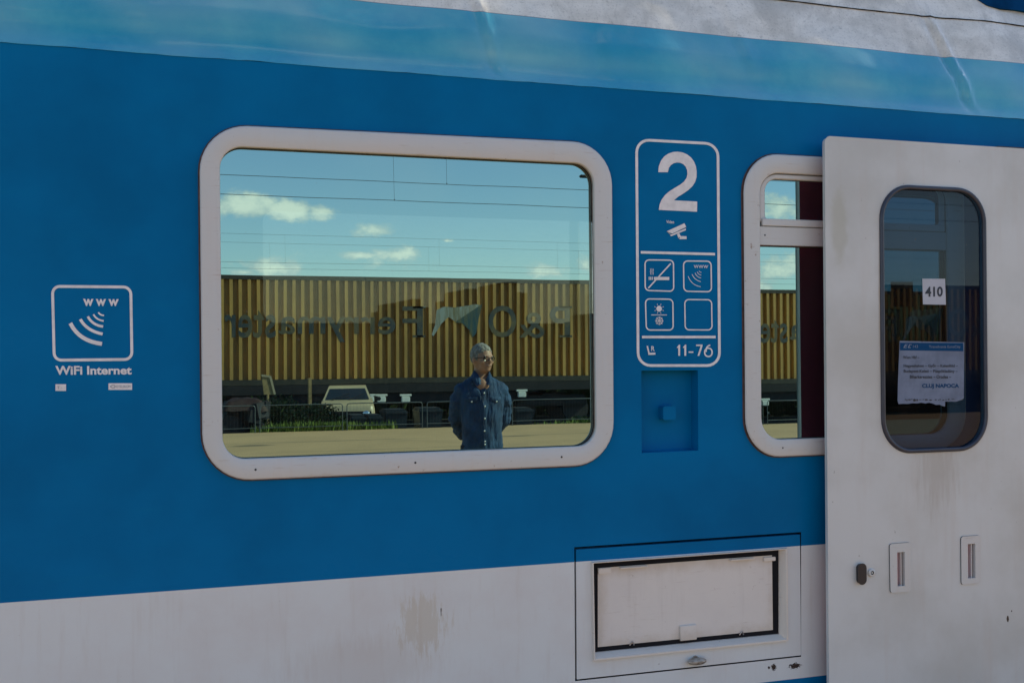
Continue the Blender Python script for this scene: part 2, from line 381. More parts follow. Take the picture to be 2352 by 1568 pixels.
# window 2
lx, rx = P(1706, 700).x, P(2212, 700).x; tz, bz = P(1800, 357).z, P(1800, 1047).z
o2 = rquad([(lx, tz), (rx, tz), (rx, bz), (lx, bz)], .14)
lx2, rx2 = P(1743, 700).x, P(2172, 700).x; tz2, bz2 = P(1800, 400).z, P(1810, 1007).z
i2 = rquad([(lx2, tz2), (rx2, tz2), (rx2, bz2), (lx2, bz2)], .078)
rec = q2([(1473, 851), (1603, 850), (1604, 1034), (1474, 1040)])
hat = q2([(1319, 1256), (1840, 1221), (1840, 1507), (1324, 1566)])
z_up, z_lo = hat[0].y, hat[2].y
hat = [Vector((hat[0].x, z_up)), Vector((hat[1].x, z_up)), Vector((hat[2].x, z_lo)), Vector((hat[0].x, z_lo))]
Z0 = P(1175, 186).z
doorway = rquad([(3.5, 2.44), (4.32, 2.44), (4.32, .3), (3.5, .3)], .05, 3)
wallout = [(-9, Z0), (13, Z0), (13, -.1), (-9, -.1)]
vs, fs = sheet_with_holes(wallout, [grow(i1, .004), grow(i2, .004), rec, hat, doorway], 0)
mk('body_side', vs, fs, M['wall'], coach)
# recessed socket with its square stud
b = B(); dpt = .048
b.loft([at(rec, 0), at(lerp(rec, [sum(rec, Vector((0, 0)))/4]*4, .012), dpt)], cap=0)
rp = b.build('recess_box', M['wall'], coach)
s1 = rquad(q2([(1524, 934), (1551, 933), (1551, 962), (1524, 963)], .015), .004, 3)
B().loft([at(grow(s1, .003), dpt), at(s1, .016), at(grow(s1, -.002), .013)], cap=0).build('square_stud', M['wall'], rp, smooth=35)
# window frames
def window_frame(o, i, mats, nm='window_frame'):
    b = B()
    L = [at(grow(o, .0045), -.0015), at(grow(o, .003), -.004), at(o, -.004), at(o, -.011), at(lerp(o, i, .05), -.015), at(lerp(o, i, .12), -.0165), at(lerp(o, i, .88), -.0165),
         at(lerp(o, i, .97), -.014), at(i, -.010), at(i, -.004), at(grow(i, -.0012), -.002), at(grow(i, -.0012), GL-.004)]
    b.loft(L, [1, 1, 1, 0, 0, 0, 0, 0, 0, 1, 2])
    return b.build(nm, mats, coach, smooth=32)
wf = window_frame(o1, i1, [M['frame'], M['frame_dark'], M['lip']])
tag(wf, 'large fixed window of the coach reflecting the yard')
b = B(); g1 = grow(i1, -.0012); b.loft([at(g1, GL-.006), at(grow(i1, -.006), GL-.006), at(grow(i1, -.007), GL-.001), at(grow(i1, -.007), GL+.006)]); b.build('rubber_seal', M['rubber'], wf)
mk('window_pane', at(grow(i1, .002), GL), [tuple(range(len(i1)))], M['mirror'], wf)
def screw(x, y, Y, par, r=.0035):
    c = P(x, y, Y); B().loft([[c+Vector((q*math.cos(j*.628), yy, q*math.sin(j*.628))) for j in range(10)] for q, yy in ((r, 0), (r, -.0006), (r*.8, -.001))], cap=0).build('screw_hole', M['black'], par)
for x, y in [(587, 1078), (954, 1062), (1290, 1049)]: screw(x, y, -.0165, wf)
wf2 = window_frame(o2, i2, [M['frame'], M['frame_dark'], M['frame_dark']])
tag(wf2, 'hopper window of the coach half hidden by the open door')
def tilt_pane(name, loop, y0, ang, parent, mt):
    zc = sum(p.y for p in loop)/len(loop)
    return mk(name, [Vector((p.x, y0+(p.y-zc)*math.tan(ang), p.y)) for p in loop], [tuple(range(len(loop)))], mt, parent)
zm0, zm1 = P(1790, 503).z, P(1790, 565).z; zmm = P(1790, 519).z
# upper sash
us_o = rquad([(lx2+.001, tz2-.001), (rx2-.001, tz2-.001), (rx2-.001, zm0-.012), (lx2+.001, zm0-.012)], [.076, .076, .003, .003])
ux = P(1757, 460).x
us_i = rquad([(ux, P(1800, 413).z), (rx2-(ux-lx2), P(1800, 413).z), (rx2-(ux-lx2), zm0), (ux, zm0)], [.045, .045, .010, .010])
b = B(); b.loft([at(us_o, GL), at(us_o, .000), at(lerp(us_o, us_i, .2), -.004), at(lerp(us_o, us_i, .8), -.004), at(us_i, .001), at(us_i, GL)], [1, 0, 0, 0, 1]); b.build('hopper_sash', [M['frame'], M['frame_dark']], wf2, smooth=30)
tilt_pane('upper_pane', grow(us_i, .003), GL-.001, .0035, wf2, M['mirror'])
b = B(); xc = (lx2+rx2)/2; wd = rx2-lx2
b.box((xc, -.004, (zm0+zmm)/2-.002), (wd-.02, .016, zm0-zmm), bev=.002); b.box((xc, .0, (zmm+zm1)/2-.002), (wd-.001, .014, zmm-zm1-.004), bev=.002)
b.build('transom_bar', M['frame'], wf2)
B().box((xc, .002, zm1+.0005), (wd-.003, .014, .004)).build('transom_seal', M['frame_dark'], wf2)
lo = rquad([(lx2, zm1+.01), (rx2, zm1+.01), (rx2, bz2), (lx2, bz2)], [.004, .004, .077, .077]); tilt_pane('lower_pane', grow(lo, .001), GL, .0036, wf2, M['mirror'])
b = B(); b.loft([at(grow(lo, -.0015), GL-.007), at(grow(lo, -.006), GL-.006), at(grow(lo, -.007), GL-.0005)]); b.build('rubber_seal', M['rubber'], wf2)
for x, y, Y in [(1757, 540, -.0075), (1798, 1028, -.0165)]: screw(x, y, Y, wf2, .003)

# roof edge
prof = [(-.0025, 0), (.004, .010), (.020, .036), (.031, .07), (.034, .112), (.043, .155), (.065, .21), (.092, .28), (.126, .37), (.164, .47), (.206, .575), (.26, .69), (.36, .84), (.72, .93), (1.1, 1.02), (1.5, 1.05)]
def cat(pts, n):
    out = []
    for i in range(len(pts)-1):
        p0, p1, p2, p3 = [Vector(pts[max(0, min(len(pts)-1, j))]) for j in (i-1, i, i+1, i+2)]
        for j in range(n):
            t = j/n; out.append(.5*((2*p1)+(p2-p0)*t+(2*p0-5*p1+4*p2-p3)*t*t+(3*p1-p0-3*p2+p3)*t**3))
    return out+[Vector(pts[-1])]
pf = cat(prof, 7)
def onroof(x, y):                            # where a sight line meets the roof profile
    for i in range(len(pf)-1):
        a, c = pf[i], pf[i+1]
        za = P(x, y, a.x).z-(Z0+a.y); zc = P(x, y, c.x).z-(Z0+c.y)
        if za >= 0 and zc < 0:
            t = za/(za-zc); Y = a.x+(c.x-a.x)*t; return P(x, y, Y)
    return P(x, y, .3)
ZP = onroof(1693, 85).z; ZS = onroof(2100, 34).z
print('Z0', Z0, 'paint', [onroof(*q).z for q in ((846, 10), (1693, 85), (2352, 152))], 'seam', [onroof(*q).z for q in ((1830, 3), (2352, 66))])
M['roof'] = mat('roof_paint', (.3, .3, .3), .3, coat=.7, fn=roof_fn(ZP))
cr = [(onroof(1085, 2), onroof(1150, 175), .010, .018), (onroof(2140, 60), onroof(2225, 235), .016, .018), (onroof(1660, 10), onroof(1720, 150), .004, .03), (onroof(1380, 80), onroof(1400, 200), .004, .035), (onroof(300, 0), onroof(340, 100), .003, .05)]
def rdisp(x, z, s):
    p = Vector((x, z, 0))
    d = .011*noise.noise(p*2.6)+.0046*noise.noise(Vector((x*4, z*7, 3)))+.0005*noise.noise(Vector((x*16, z*22, 5)))
    for a, c, amp, wd_ in cr:
        ax = Vector((a.x, a.z)); cx = Vector((c.x, c.z)); e = cx-ax; q = Vector((x, z))-ax; t = q.dot(e)/e.length_squared
        if -.25 < t < 1.25:
            w = min(1, (t+.25)*3, (1.25-t)*3); nn = (q-e*t).dot(Vector((e.y, -e.x)).normalized())+.006*noise.noise(Vector((x*9, z*14, 8)))
            d += amp*w*(-(nn/wd_)*math.exp(-(nn/wd_)**2)*1.4)
    return d*min(1, s*14+.12)
xs = [-9+i*.25 for i in range(32)]+[-1+i*.014 for i in range(0, 400)]+[4.6+i*.3 for i in range(29)]
v = []; f = []; npf = len(pf)
for x in xs:
    for i, p in enumerate(pf):
        t = (pf[min(i+1, npf-1)]-pf[max(0, i-1)]).normalized(); nrm = Vector((-t.y, t.x))
        s = p.y; d = rdisp(x, Z0+p.y, s) if p.x < .8 else 0
        wob = .0022*noise.noise(Vector((x*4, 0, 9)))+.0014*noise.noise(Vector((x*17, 0, 4))) if i < 4 else 0
        v.append((x, p.x+nrm.x*d, Z0+p.y+nrm.y*d+wob))
for i in range(len(xs)-1):
    for j in range(npf-1): f.append((i*npf+j, (i+1)*npf+j, (i+1)*npf+j+1, i*npf+j+1))
n0 = len(v)
for i in range(len(xs)): v.append((xs[i], .003, v[i*npf][2]+.0002))   # under lip
for i in range(len(xs)-1): f.append((i*npf, n0+i, n0+i+1, (i+1)*npf))
roof = mk('roof', v, f, M['roof'], coach, smooth=60)
b = B(); pts = []
x = onroof(1600, -20).x-2
while x < 6:
    yy = [p for p in pf if Z0+p.y <= ZS][-1]; nx = [p for p in pf if Z0+p.y > ZS][0]; t = (ZS-Z0-yy.y)/(nx.y-yy.y); Y = yy.x+(nx.x-yy.x)*t
    dd = rdisp(x, ZS, .3)
    wv = .0035 + .0014*noise.noise(Vector((x*22, 1, 1)))
    pts.append((Vector((x, Y-.0028-dd*.8, ZS+dd*.5+.0014*noise.noise(Vector((x*14, 0, 2))))), max(.0008, wv*.62+.0010*noise.noise(Vector((x*50, 2, 2)))))); x += .02
b.tube([p for p, _ in pts], [r for _, r in pts], 6); b.build('roof_seam', M['rubber'], roof)
# dark sheet added over the roof at top right, standing in for a notch
M['notch_sheet'] = mat('notch_dark_blue', (.004, .05, .14), .9, spec=0.0, fn=vary(.4, 9))
def pedge(x): 
    pts_ = [(2228, -6), (2264, 17), (2297, 25), (2330, 27), (2380, 36), (2500, 55)]
    for (xa, ya), (xb, yb) in zip(pts_, pts_[1:]):
        if xa <= x <= xb: return ya+(yb-ya)*(x-xa)/(xb-xa)
    return 55
b = B(); cols = []
for i in range(41):
    x = 2228+272*i/40; y0_ = pedge(x); col_ = []
    for j in range(9):
        y_ = y0_+(-34-y0_)*j/8; col_.append(onroof(x, y_)+Vector((0, -.010, .004)))
    cols.append(col_)
b.loft(cols, close=False); b.loft([[c_[0] for c_ in cols], [c_[0]+Vector((0, .03, -.004)) for c_ in cols]], close=False)
b.build('roof_notch_sheet', M['notch_sheet'], roof, smooth=50)

# decals -------------------------------------------------------------
DY = -.0012
def stroke(b, pts, wpx, mp, mi=0, closed=False):
    pts = [Vector(p) for p in pts]; n = len(pts); L = []; Rr = []
    for i in range(n):
        a = pts[i-1] if (i or closed) else pts[0]; c = pts[(i+1) % n] if (i < n-1 or closed) else pts[-1]
        d1 = (pts[i]-a).normalized() if (pts[i]-a).length > 1e-6 else (c-pts[i]).normalized(); d2 = (c-pts[i]).normalized() if (c-pts[i]).length > 1e-6 else d1
        t = (d1+d2).normalized(); nn = Vector((-t.y, t.x)); k_ = 1/max(.5, abs(nn.dot(Vector((-d1.y, d1.x)))))
        L.append(pts[i]+nn*wpx/2*k_); Rr.append(pts[i]-nn*wpx/2*k_)
    vs = [mp(p) for p in L+Rr]; m = n if closed else n-1
    b.add(vs, [(i, (i+1) % n, n+(i+1) % n, n+i) for i in range(m)], mi)
def poly_(b, pts, mp, mi=0): b.add([mp(Vector(p)) for p in pts], [tuple(range(len(pts)))], mi)
def ring(b, quad, r, wpx, mp, mi=0, n=6):
    o = rquad(quad, r, n); i = grow(o, -wpx)
    m = len(o); b.add([mp(p) for p in o+i], [(j, (j+1) % m, m+(j+1) % m, m+j) for j in range(m)], mi)
def bez(a, m, c, n=8):
    a, m, c = Vector(a), Vector(m), Vector(c); k_ = 2*m-.5*(a+c)
    return [a*(1-t)**2+2*k_*t*(1-t)+c*t*t for t in [i/n for i in range(n+1)]]
def text(b, s, quad, mp, mi=0, bold=0, space=1.0):  # quad: TL, TR, BR, BL
    cu = bpy.data.curves.new('t', 'FONT'); cu.body = s; cu.offset = bold; cu.space_character = space; cu.resolution_u = 4
    o = bpy.data.objects.new('t', cu); COL.objects.link(o); dg = bpy.context.evaluated_depsgraph_get(); me = bpy.data.meshes.new_from_object(o.evaluated_get(dg))
    xs_ = [v.co.x for v in me.vertices]; ys_ = [v.co.y for v in me.vertices]; x0, x1, y0, y1 = min(xs_), max(xs_), min(ys_), max(ys_)
    q = [Vector(p) for p in quad]; vs = []
    for v in me.vertices:
        u = (v.co.x-x0)/(x1-x0); w = (y1-v.co.y)/(y1-y0)
        vs.append(mp(q[0].lerp(q[1], u).lerp(q[3].lerp(q[2], u), w)))
    b.add(vs, [tuple(p.vertices) for p in me.polygons], mi)
    bpy.data.objects.remove(o); bpy.data.meshes.remove(me); bpy.data.curves.remove(cu)
def rect(x0, y0, x1, y1): return [(x0, y0), (x1, y0), (x1, y1), (x0, y1)]
def zoomer(ox, oy, k_, Y=DY): return lambda p: P((ox+p[0]/k_)*.9408, (oy+p[1]/k_)*.9408, Y)
def arcs(b, mp, tf, wd):
    A = [((375, 568), (530, 748), (779, 832), 50), ((502, 518), (615, 640), (787, 706), 38), ((598, 482), (675, 570), (793, 611), 32), ((670, 455), (720, 512), (801, 540), 22), ((732, 430), (760, 458), (805, 470), 20)]
    for a, m, c, ww in A: stroke(b, bez(tf(a), tf(m), tf(c)), wd(ww), mp)
# WiFi sticker
zw = zoomer(100, 680, 5.227); b = B()
ring(b, [(165, 117), (1128, 126), (1143, 1012), (187, 1022)], 75, 36, zw)
text(b, 'w w w', [(538, 258), (992, 262), (990, 350), (540, 350)], zw, bold=.03)
arcs(b, zw, lambda p: p, lambda w_: w_)
text(b, 'WiFi Internet', [(182, 1112), (1158, 1115), (1158, 1222), (185, 1228)], zw, bold=.03)
b.build('wifi_sign', M['decal'], coach)['label'] = 'white wifi sign with www and radio arcs'
b = B(); poly_(b, rect(185, 1346, 320, 1432), zw)
zw2 = zoomer(100, 680, 5.227, DY-.0008); text(b, 'T · ·', rect(205, 1372, 300, 1408), zw2, 1, 0); b.build('small_sticker', [M['decal'], M['decal_grey']], coach)['label'] = 'tiny square white sticker'
b = B(); poly_(b, rect(862, 1334, 1163, 1418), zw); text(b, 'OTELEKOM', [(960, 1360), (1140, 1360), (1140, 1392), (960, 1392)], zw2, 1)
stroke(b, [(885, 1375), (905, 1360), (935, 1360), (950, 1375), (935, 1392), (905, 1392)], 8, zw2, 1, True); b.build('small_sticker', [M['decal'], M['decal_grey']], coach)['label'] = 'narrow white sticker with grey print'
# class panel
z5 = zoomer(1500, 320, 2.613); z5b = zoomer(1500, 320, 2.613, DY-.0008); z6 = zoomer(1560, 560, 4.9)
b = B()
ring(b, [(150, 64), (652, 91), (662, 1486), (160, 1486)], 72, 17, z5)
poly_(b, [(168, 765), (642, 777), (642, 793), (168, 781)], z5b); poly_(b, [(176, 1305), (646, 1305), (646, 1321), (176, 1321)], z5b)
two = [(280, 263), (283, 225), (297, 190), (318, 162), (345, 144), (375, 134), (405, 132), (435, 137), (465, 150), (490, 170), (508, 195), (520, 225), (525, 258), (524, 295), (515, 325), (498, 352), (470, 378), (435, 402), (405, 420), (380, 442), (528, 450), (527, 515), (283, 503), (288, 470), (300, 440), (322, 410), (350, 385), (385, 363), (420, 342), (445, 322), (460, 300), (466, 275), (464, 250), (455, 228), (440, 212), (420, 203), (400, 201), (378, 206), (360, 218), (348, 235), (341, 263)]
poly_(b, two, z5)
text(b, 'Video', [(331, 568), (381, 570), (381, 590), (331, 588)], z5, bold=.01)
poly_(b, [(333, 640), (447, 588), (458, 613), (370, 655), (352, 655)], z5); poly_(b, [(354, 663), (455, 621), (457, 632), (362, 671)], z5); poly_(b, [(399, 658), (413, 652), (424, 670), (460, 671), (461, 689), (418, 690), (408, 682)], z5)
b.build('class_panel', M['decal'], coach)['label'] = 'white outlined panel with a big 2 and a video camera'
b = B(); stroke(b, [(335, 642), (370, 656), (457, 614)], 3, z5b); poly_(b, [(414+4*math.cos(i), 680+4*math.sin(i)) for i in (0, 1, 2, 3, 4, 5)], z5b); b.build('camera_outline', M['decal_dark'], coach)
b = B()
ring(b, [(80, 372), (405, 376), (408, 732), (82, 722)], 42, 15, z6); stroke(b, [(380, 408), (112, 702)], 16, z6)
z6b = zoomer(1560, 560, 4.9, DY-.0006)
poly_(b, rect(178, 568, 362, 606), z6b)
for x0, x1 in ((117, 127), (134, 146), (153, 165)): poly_(b, rect(x0, 566, x1, 604), z6)
for dx in (0, 16, 32): stroke(b, [(135+dx, 468), (142+dx, 485), (134+dx, 505), (142+dx, 522), (137+dx, 542)], 5, z6)
b.build('no_smoking_icon', M['decal'], coach)
b = B(); ring(b, [(540, 385), (855, 388), (860, 738), (545, 732)], 42, 15, z6); text(b, 'WWW', [(655, 425), (828, 428), (826, 466), (658, 463)], z6b, bold=.012, space=1.12)
arcs(b, z6, lambda p: (588+(p[0]-375)*.369, 560+(p[1]-568)*.473), lambda w_: 7); b.build('wifi_icon', M['decal'], coach)
b = B(); ring(b, [(85, 838), (398, 842), (402, 1195), (95, 1195)], 42, 15, z6)
poly_(b, [(241+33*math.cos(i*.314), 948+36*math.sin(i*.314)) for i in range(20)], z6)
for i in range(8):
    a = i*math.pi/4+math.pi/8; stroke(b, [(241+43*math.cos(a), 948+46*math.sin(a)), (241+60*math.cos(a), 948+64*math.sin(a))], 6, z6)
poly_(b, rect(146, 1018, 335, 1026), z6)
for i in range(8):
    a = i*math.pi/4; c, s_ = math.cos(a), math.sin(a); o = (243, 1092); stroke(b, [o, (o[0]+50*c, o[1]+53*s_)], 7, z6 if i % 2 else z6b)
    for sg in (-1, 1): stroke(b, [(o[0]+30*c, o[1]+32*s_), (o[0]+44*math.cos(a+sg*.35), o[1]+47*math.sin(a+sg*.35))], 6, z6)
b.build('air_conditioning_icon', M['decal'], coach)
b = B(); ring(b, [(555, 845), (862, 848), (867, 1195), (560, 1193)], 42, 14, z6); b.build('blank_icon', M['decal'], coach)
b = B(); stroke(b, [(99, 1392), (122, 1490)], 17, z6); stroke(b, [(112, 1488), (196, 1484)], 24, z6b); text(b, 'R', rect(147, 1394, 187, 1453), z6, bold=.015)
for dx in (0, 73): poly_(b, [(452+dx, 1412), (478+dx, 1377), (492+dx, 1377), (492+dx, 1510), (470+dx, 1510), (470+dx, 1408), (460+dx, 1418)], z6)
poly_(b, rect(594, 1458, 650, 1474), z6); poly_(b, [(684, 1376), (760, 1376), (760, 1392), (722, 1510), (700, 1510), (738, 1394), (684, 1394)], z6)
ring(b, rect(795, 1428, 866, 1510), 34, 17, z6); stroke(b, bez((852, 1383), (812, 1410), (803, 1465)), 17, z6b)
b.build('seat_number_marking', M['decal'], coach)['label'] = 'reserved seat symbol with the numbers 11-76'

# service hatch ---------------------------------------------------------
hx0, hx1 = hat[0].x, hat[1].x
ho = [Vector((hx0+.0065, z_up-.0085)), Vector((hx1-.0045, z_up-.0085)), Vector((hx1-.0045, z_lo+.005)), Vector((hx0+.0065, z_lo+.005))]
bo = q2([(1357, 1290), (1806, 1256), (1808, 1470), (1361, 1517)]); bi = q2([(1366.5, 1296), (1793.7, 1264), (1793.7, 1457), (1369.5, 1499)])
ii = q2([(1377.5, 1310), (1777, 1276), (1779, 1443), (1377.5, 1487)])
def sqr(q, z=None): return [Vector((q[0].x, (q[0].y+q[1].y)/2)), Vector((q[1].x, (q[0].y+q[1].y)/2)), Vector((q[2].x, (q[2].y+q[3].y)/2)), Vector((q[3].x, (q[2].y+q[3].y)/2))]
bo, bi, ii = sqr(bo), sqr(bi), sqr(ii)
b = B(); b.loft([at(hat, 0.0), at(hat, .03)]); b.build('hatch_gap', M['black'], coach)
b = B(); b.loft([at(ho, .03), at(ho, .0), at(bo, 0)], [0, 0]); hp = b.build('service_hatch', M['wall'], coach)
B().loft([at(bo, 0), at(lerp(bo, bi, .10), -.012), at(lerp(bo, bi, .35), -.012), at(bi, .016)]).build('bevelled_rim', M['bevel'], hp)
b = B(); b.loft([at(lerp(bi, bo, .22), .0095), at(lerp(bi, bo, .02), .0145)]); b.build('rusty_edge', M['rust'], hp)
b = B(); n_ = 40
def jag(q, amp):
    out = []
    for i in range(4):
        for j in range(n_):
            p = q[i].lerp(q[(i+1) % 4], j/n_); out.append(p+Vector((noise.noise(Vector((p.x*60, p.y*60, i))), noise.noise(Vector((p.x*60, p.y*60, i+9)))))*amp)
    return out
b.loft([at(jag(bi, .0), .016), at(jag(lerp(bi, ii, .12), .0025), .0145), at(jag(lerp(bi, ii, .9), .003), .015), at(jag(ii, .002), .020)]); b.build('rubber_seal', M['rubber'], hp)
b = B(); b.add(at(grow(ii, .004), .013), [(0, 1, 2, 3)]); b.build('flap_panel', M['dirty_panel'], hp)
b = B()
def plate(px, th, Y=.013, bev=.0015, mi=0):
    q = sqr(q2(px, Y)); c = sum(q, Vector((0, 0)))/4; b.box((c.x, Y-th/2, c.y), (q[1].x-q[0].x, th, q[0].y-q[2].y), mi, bev=bev)
zh = lambda x, y: ((1380+x/3.794)*.9408, (1270+y/3.794)*.9408)
plate([zh(1057, 968), zh(1208, 962), zh(1205, 1095), zh(1062, 1108)], .009); b.build('catch_tab', M['dirty_panel'], hp)
for q_, t_ in (([(302, 440), (418, 432), (418, 484), (304, 492)], .007), ([(1830, 340), (1940, 332), (1940, 368), (1832, 378)], .007), ([(498, 430), (755, 412), (755, 426), (500, 444)], .012), ([(1515, 357), (1740, 340), (1740, 354), (1518, 370)], .012)):
    b = B(); plate([zh(*p) for p in q_], t_); b.build('hinge_strip', M['bevel'], hp)
for x, y in ((617, 1135), (1632, 1040)):
    c = P(*zh(x, y), .013); B().tube([c+Vector((-.008, 0, -.006)), c+Vector((0, -.006, .008)), c+Vector((.008, 0, -.006))], .0025, 6).build('clip', M['steel'], hp)
c = P(1600, 1517, -.012); b = B()
b.ell((c.x, -.016, c.z), (.036, .016, .0125), nu=20, nv=12); b.box((c.x+.012, -.022, c.z+.001), (.034, .01, .017), bev=.004); b.tube([(c.x, .001, c.z+.004), (c.x, -.01, c.z+.004)], .012, 12)
b.build('turn_handle', M['handle'], hp, smooth=50)


# door ------------------------------------------------------------------
DF = -.082; DTH = .02
dz1 = P(1915, 316, DF).z; dz0 = .25; dx0 = P(1901, 900, DF).x; dx1 = dx0+.98
dl = rquad([(dx0, dz1), (dx1, dz1), (dx1, dz0), (dx0, dz0)], .02, 6)
wq = q2([(2030, 436), (2256, 450), (2258, 1026), (2033, 1029)], DF)
wq = [Vector((P(2030, 700, DF).x, P(2140, 438, DF).z)), Vector((P(2257, 700, DF).x, P(2140, 438, DF).z)), Vector((P(2257, 700, DF).x, P(2145, 1028, DF).z)), Vector((P(2030, 700, DF).x, P(2145, 1028, DF).z))]
wo = rquad(wq, .112, 12); wi = grow(wo, -.0165)
slots = []
for sx0, sy0, sx1, sy1 in ((2061, 1267, 2078, 1345), (2223, 1248, 2240, 1327)):
    A_, B_ = P(sx0, (sy0+sy1)/2, DF-.004), P(sx1, (sy0+sy1)/2, DF-.004); t_, u2 = P((sx0+sx1)/2, sy0, DF-.004), P((sx0+sx1)/2, sy1, DF-.004)
    slots.append((A_.x, t_.z, B_.x, u2.z))
sl_l = [[Vector((s[0], s[1])), Vector((s[2], s[1])), Vector((s[2], s[3])), Vector((s[0], s[3]))] for s in slots]
vs, fs = sheet_with_holes(grow(dl, -.004), [grow(wo, -.006)]+sl_l, DF)
b = B(); b.add(vs, fs); b.loft([at(grow(dl, -.004), DF), at(grow(dl, -.001), DF+.0015), at(dl, DF+.005), at(dl, DF+DTH)], [0, 0, 0])
vs2, fs2 = sheet_with_holes(dl, [grow(wo, -.006)], DF+DTH); b.add(vs2, fs2, 1); b.loft([at(grow(wo, -.006), DF), at(grow(wo, -.006), DF+DTH)])
door = b.build('sliding_door', [M['door'], M['doorin']], coach); tag(door, 'off-white plug door slid open over the hopper window')
b = B()
b.loft([at(wo, DF), at(wo, DF-.005), at(grow(wo, -.003), DF-.009), at(grow(wo, -.010), DF-.010), at(grow(wo, -.0145), DF-.007), at(grow(wo, -.0165), DF), at(grow(wo, -.0165), DF+.012)])
b.build('rubber_gasket', M['rubber_grey'], door, smooth=50)
mk('door_pane', at(grow(wo, -.012), DF+.006), [tuple(range(len(wo)))], M['tint'], door)
for (sx, q) in zip(slots, ([(2044, 1249), (2091, 1246), (2091, 1355), (2046, 1361)], [(2208, 1233), (2251, 1229), (2251, 1337), (2209, 1342)])):
    cq = sqr(q2(q, DF-.004)); lo_ = rquad(cq, .0085, 4); hb = B(); n = len(lo_)
    hole = [Vector((sx[0], sx[1])), Vector((sx[2], sx[1])), Vector((sx[2], sx[3])), Vector((sx[0], sx[3]))]
    vs, fs = sheet_with_holes(grow(lo_, -.0015), [hole], DF-.005); hb.add(vs, fs); hb.loft([at(lo_, DF-.0012), at(lo_, DF-.004), at(grow(lo_, -.0015), DF-.005)])
    hb.loft([at(hole, DF-.005), at(hole, DF+.022)], cap=0); hb.box(((sx[0]+sx[2])/2+.006, DF+.012, (sx[1]+sx[3])/2), (.004, .018, sx[1]-sx[3]))
    h = hb.build('grab_recess', M['frame'], door)
    B().loft([at(grow(lo_, .0018), DF-.0008), at(grow(lo_, .0018), DF-.0016), at(grow(lo_, .0005), DF-.0018)]).build('edge_seal', M['black'], h)
c = P(1975, 1316, DF); lk = rquad([(c.x-.0155, c.z+.035), (c.x+.0155, c.z+.035), (c.x+.0155, c.z-.035), (c.x-.0155, c.z-.035)], .0148, 8)
B().loft([at(lk, DF), at(lk, DF-.010), at(grow(lk, -.003), DF-.014)], cap=0).build('lock_cover', M['black'], door, smooth=40)
c = P(2001, 1314, DF); b = B()
def circ(r, y): return [Vector((c.x+r*math.cos(2*math.pi*j/24), y, c.z+r*math.sin(2*math.pi*j/24))) for j in range(24)]
b.loft([circ(.0145, DF), circ(.0145, DF-.005), circ(.012, DF-.007), circ(.0068, DF-.007), circ(.0066, DF-.001)], [0, 0, 0, 1], cap=1); b.loft([circ(.0032, DF-.001), circ(.003, DF-.006)], cap=0)
b.build('key_lock', [M['frame'], M['black']], door, smooth=50)
b = B(); b.box((dx0+1.6, -.035, P(2300, 343, -.03).z-.012), (2.6-.0, .06, .03)); 
zt = P(2300, 340, -.03).z; b = B(); x_t = P(2280, 340, -.03).x; b.box((x_t+1.2, -.03, zt-.016), (2.4, .055, .035), bev=.003); b.build('door_track', M['black'], coach)
for xx in (dx0+.2, dx0+.75): B().tube([(xx, DF+DTH, dz0+.15), (xx, 0.0, dz0+.15)], .02, 10).build('door_arm', M['black'], door)

# notices taped outside the door glass, coloured as if behind its tint -----------------------------------
def sheet(name, label, px, Y, fn, torn=False):
    q = q2(px, Y); loc = (q[0].x, Y, q[3].y); o_ = empty(name, loc, label, 'paper')
    return q
NY = DF+.004
zd = zoomer(2130, 440, 2.340, NY); zd2 = zoomer(2130, 440, 2.340, NY-.0006)
def solid_sheet(name, pts, mp, m, label=None, cat_=None):
    a = [mp(Vector(p)) for p in pts]; back = [p+Vector((0, .0008, 0)) for p in a]; n = len(a)
    return a+back, [tuple(range(n)), tuple(range(2*n-1, n-1, -1))]+[(i, n+i, n+(i+1) % n, (i+1) % n) for i in range(n)]
b = B(); vs, fs = solid_sheet('p', [(285, 562), (415, 563), (420, 711), (289, 709)], zd, None); b.add(vs, fs, 0); text(b, '410', [(301, 608), (402, 607), (402, 664), (302, 666)], zd2, 1, bold=.03)
o_ = b.build('number_notice', [M['paper'], M['ink_black']], None, loc=zd(Vector((350, 711)))); tag(o_, 'small white sheet reading 410 taped to the door window glass', 'paper notice')
zr = zoomer(2150, 810, 7.84, NY); zr2 = zoomer(2150, 810, 7.84, NY-.0006)
torn = [(365, 172), (780, 180), (795, 195), (805, 182), (1600, 200), (1592, 1270), (1540, 1300), (1440, 1335), (1235, 1330), (1232, 1425), (1180, 1415), (1130, 1390), (1060, 1395), (1000, 1370), (930, 1352), (860, 1368), (780, 1352), (700, 1366), (600, 1362), (520, 1378), (430, 1372), (345, 1380), (325, 1310), (335, 900)]
b = B(); vs, fs = solid_sheet('p', torn, zr, None); b.add(vs, fs, 0)
poly_(b, [(372, 206), (1580, 212), (1583, 370), (370, 352)], zr2, 1)
zr3 = zoomer(2150, 810, 7.84, NY-.0011)
poly_(b, [(440, 290), (470, 235), (520, 235), (514, 248), (482, 248), (474, 264), (508, 264), (502, 278), (468, 278), (460, 296), (505, 296), (498, 308), (436, 308)], zr3, 0); poly_(b, [(520, 300), (548, 235), (598, 237), (592, 252), (562, 250), (545, 292), (580, 294), (572, 308), (524, 308)], zr3, 0)
text(b, '143', rect(622, 250, 712, 305), zr3, 0); text(b, 'Transilvania EuroCity', rect(925, 258, 1530, 322), zr3, 0, .01)
text(b, 'Wien Hbf –', rect(430, 455, 740, 515), zr3, 2, .01)
text(b, 'Hegyeshalom – Győr – Kelenföld –', rect(442, 615, 1480, 690), zr3, 2, .02)
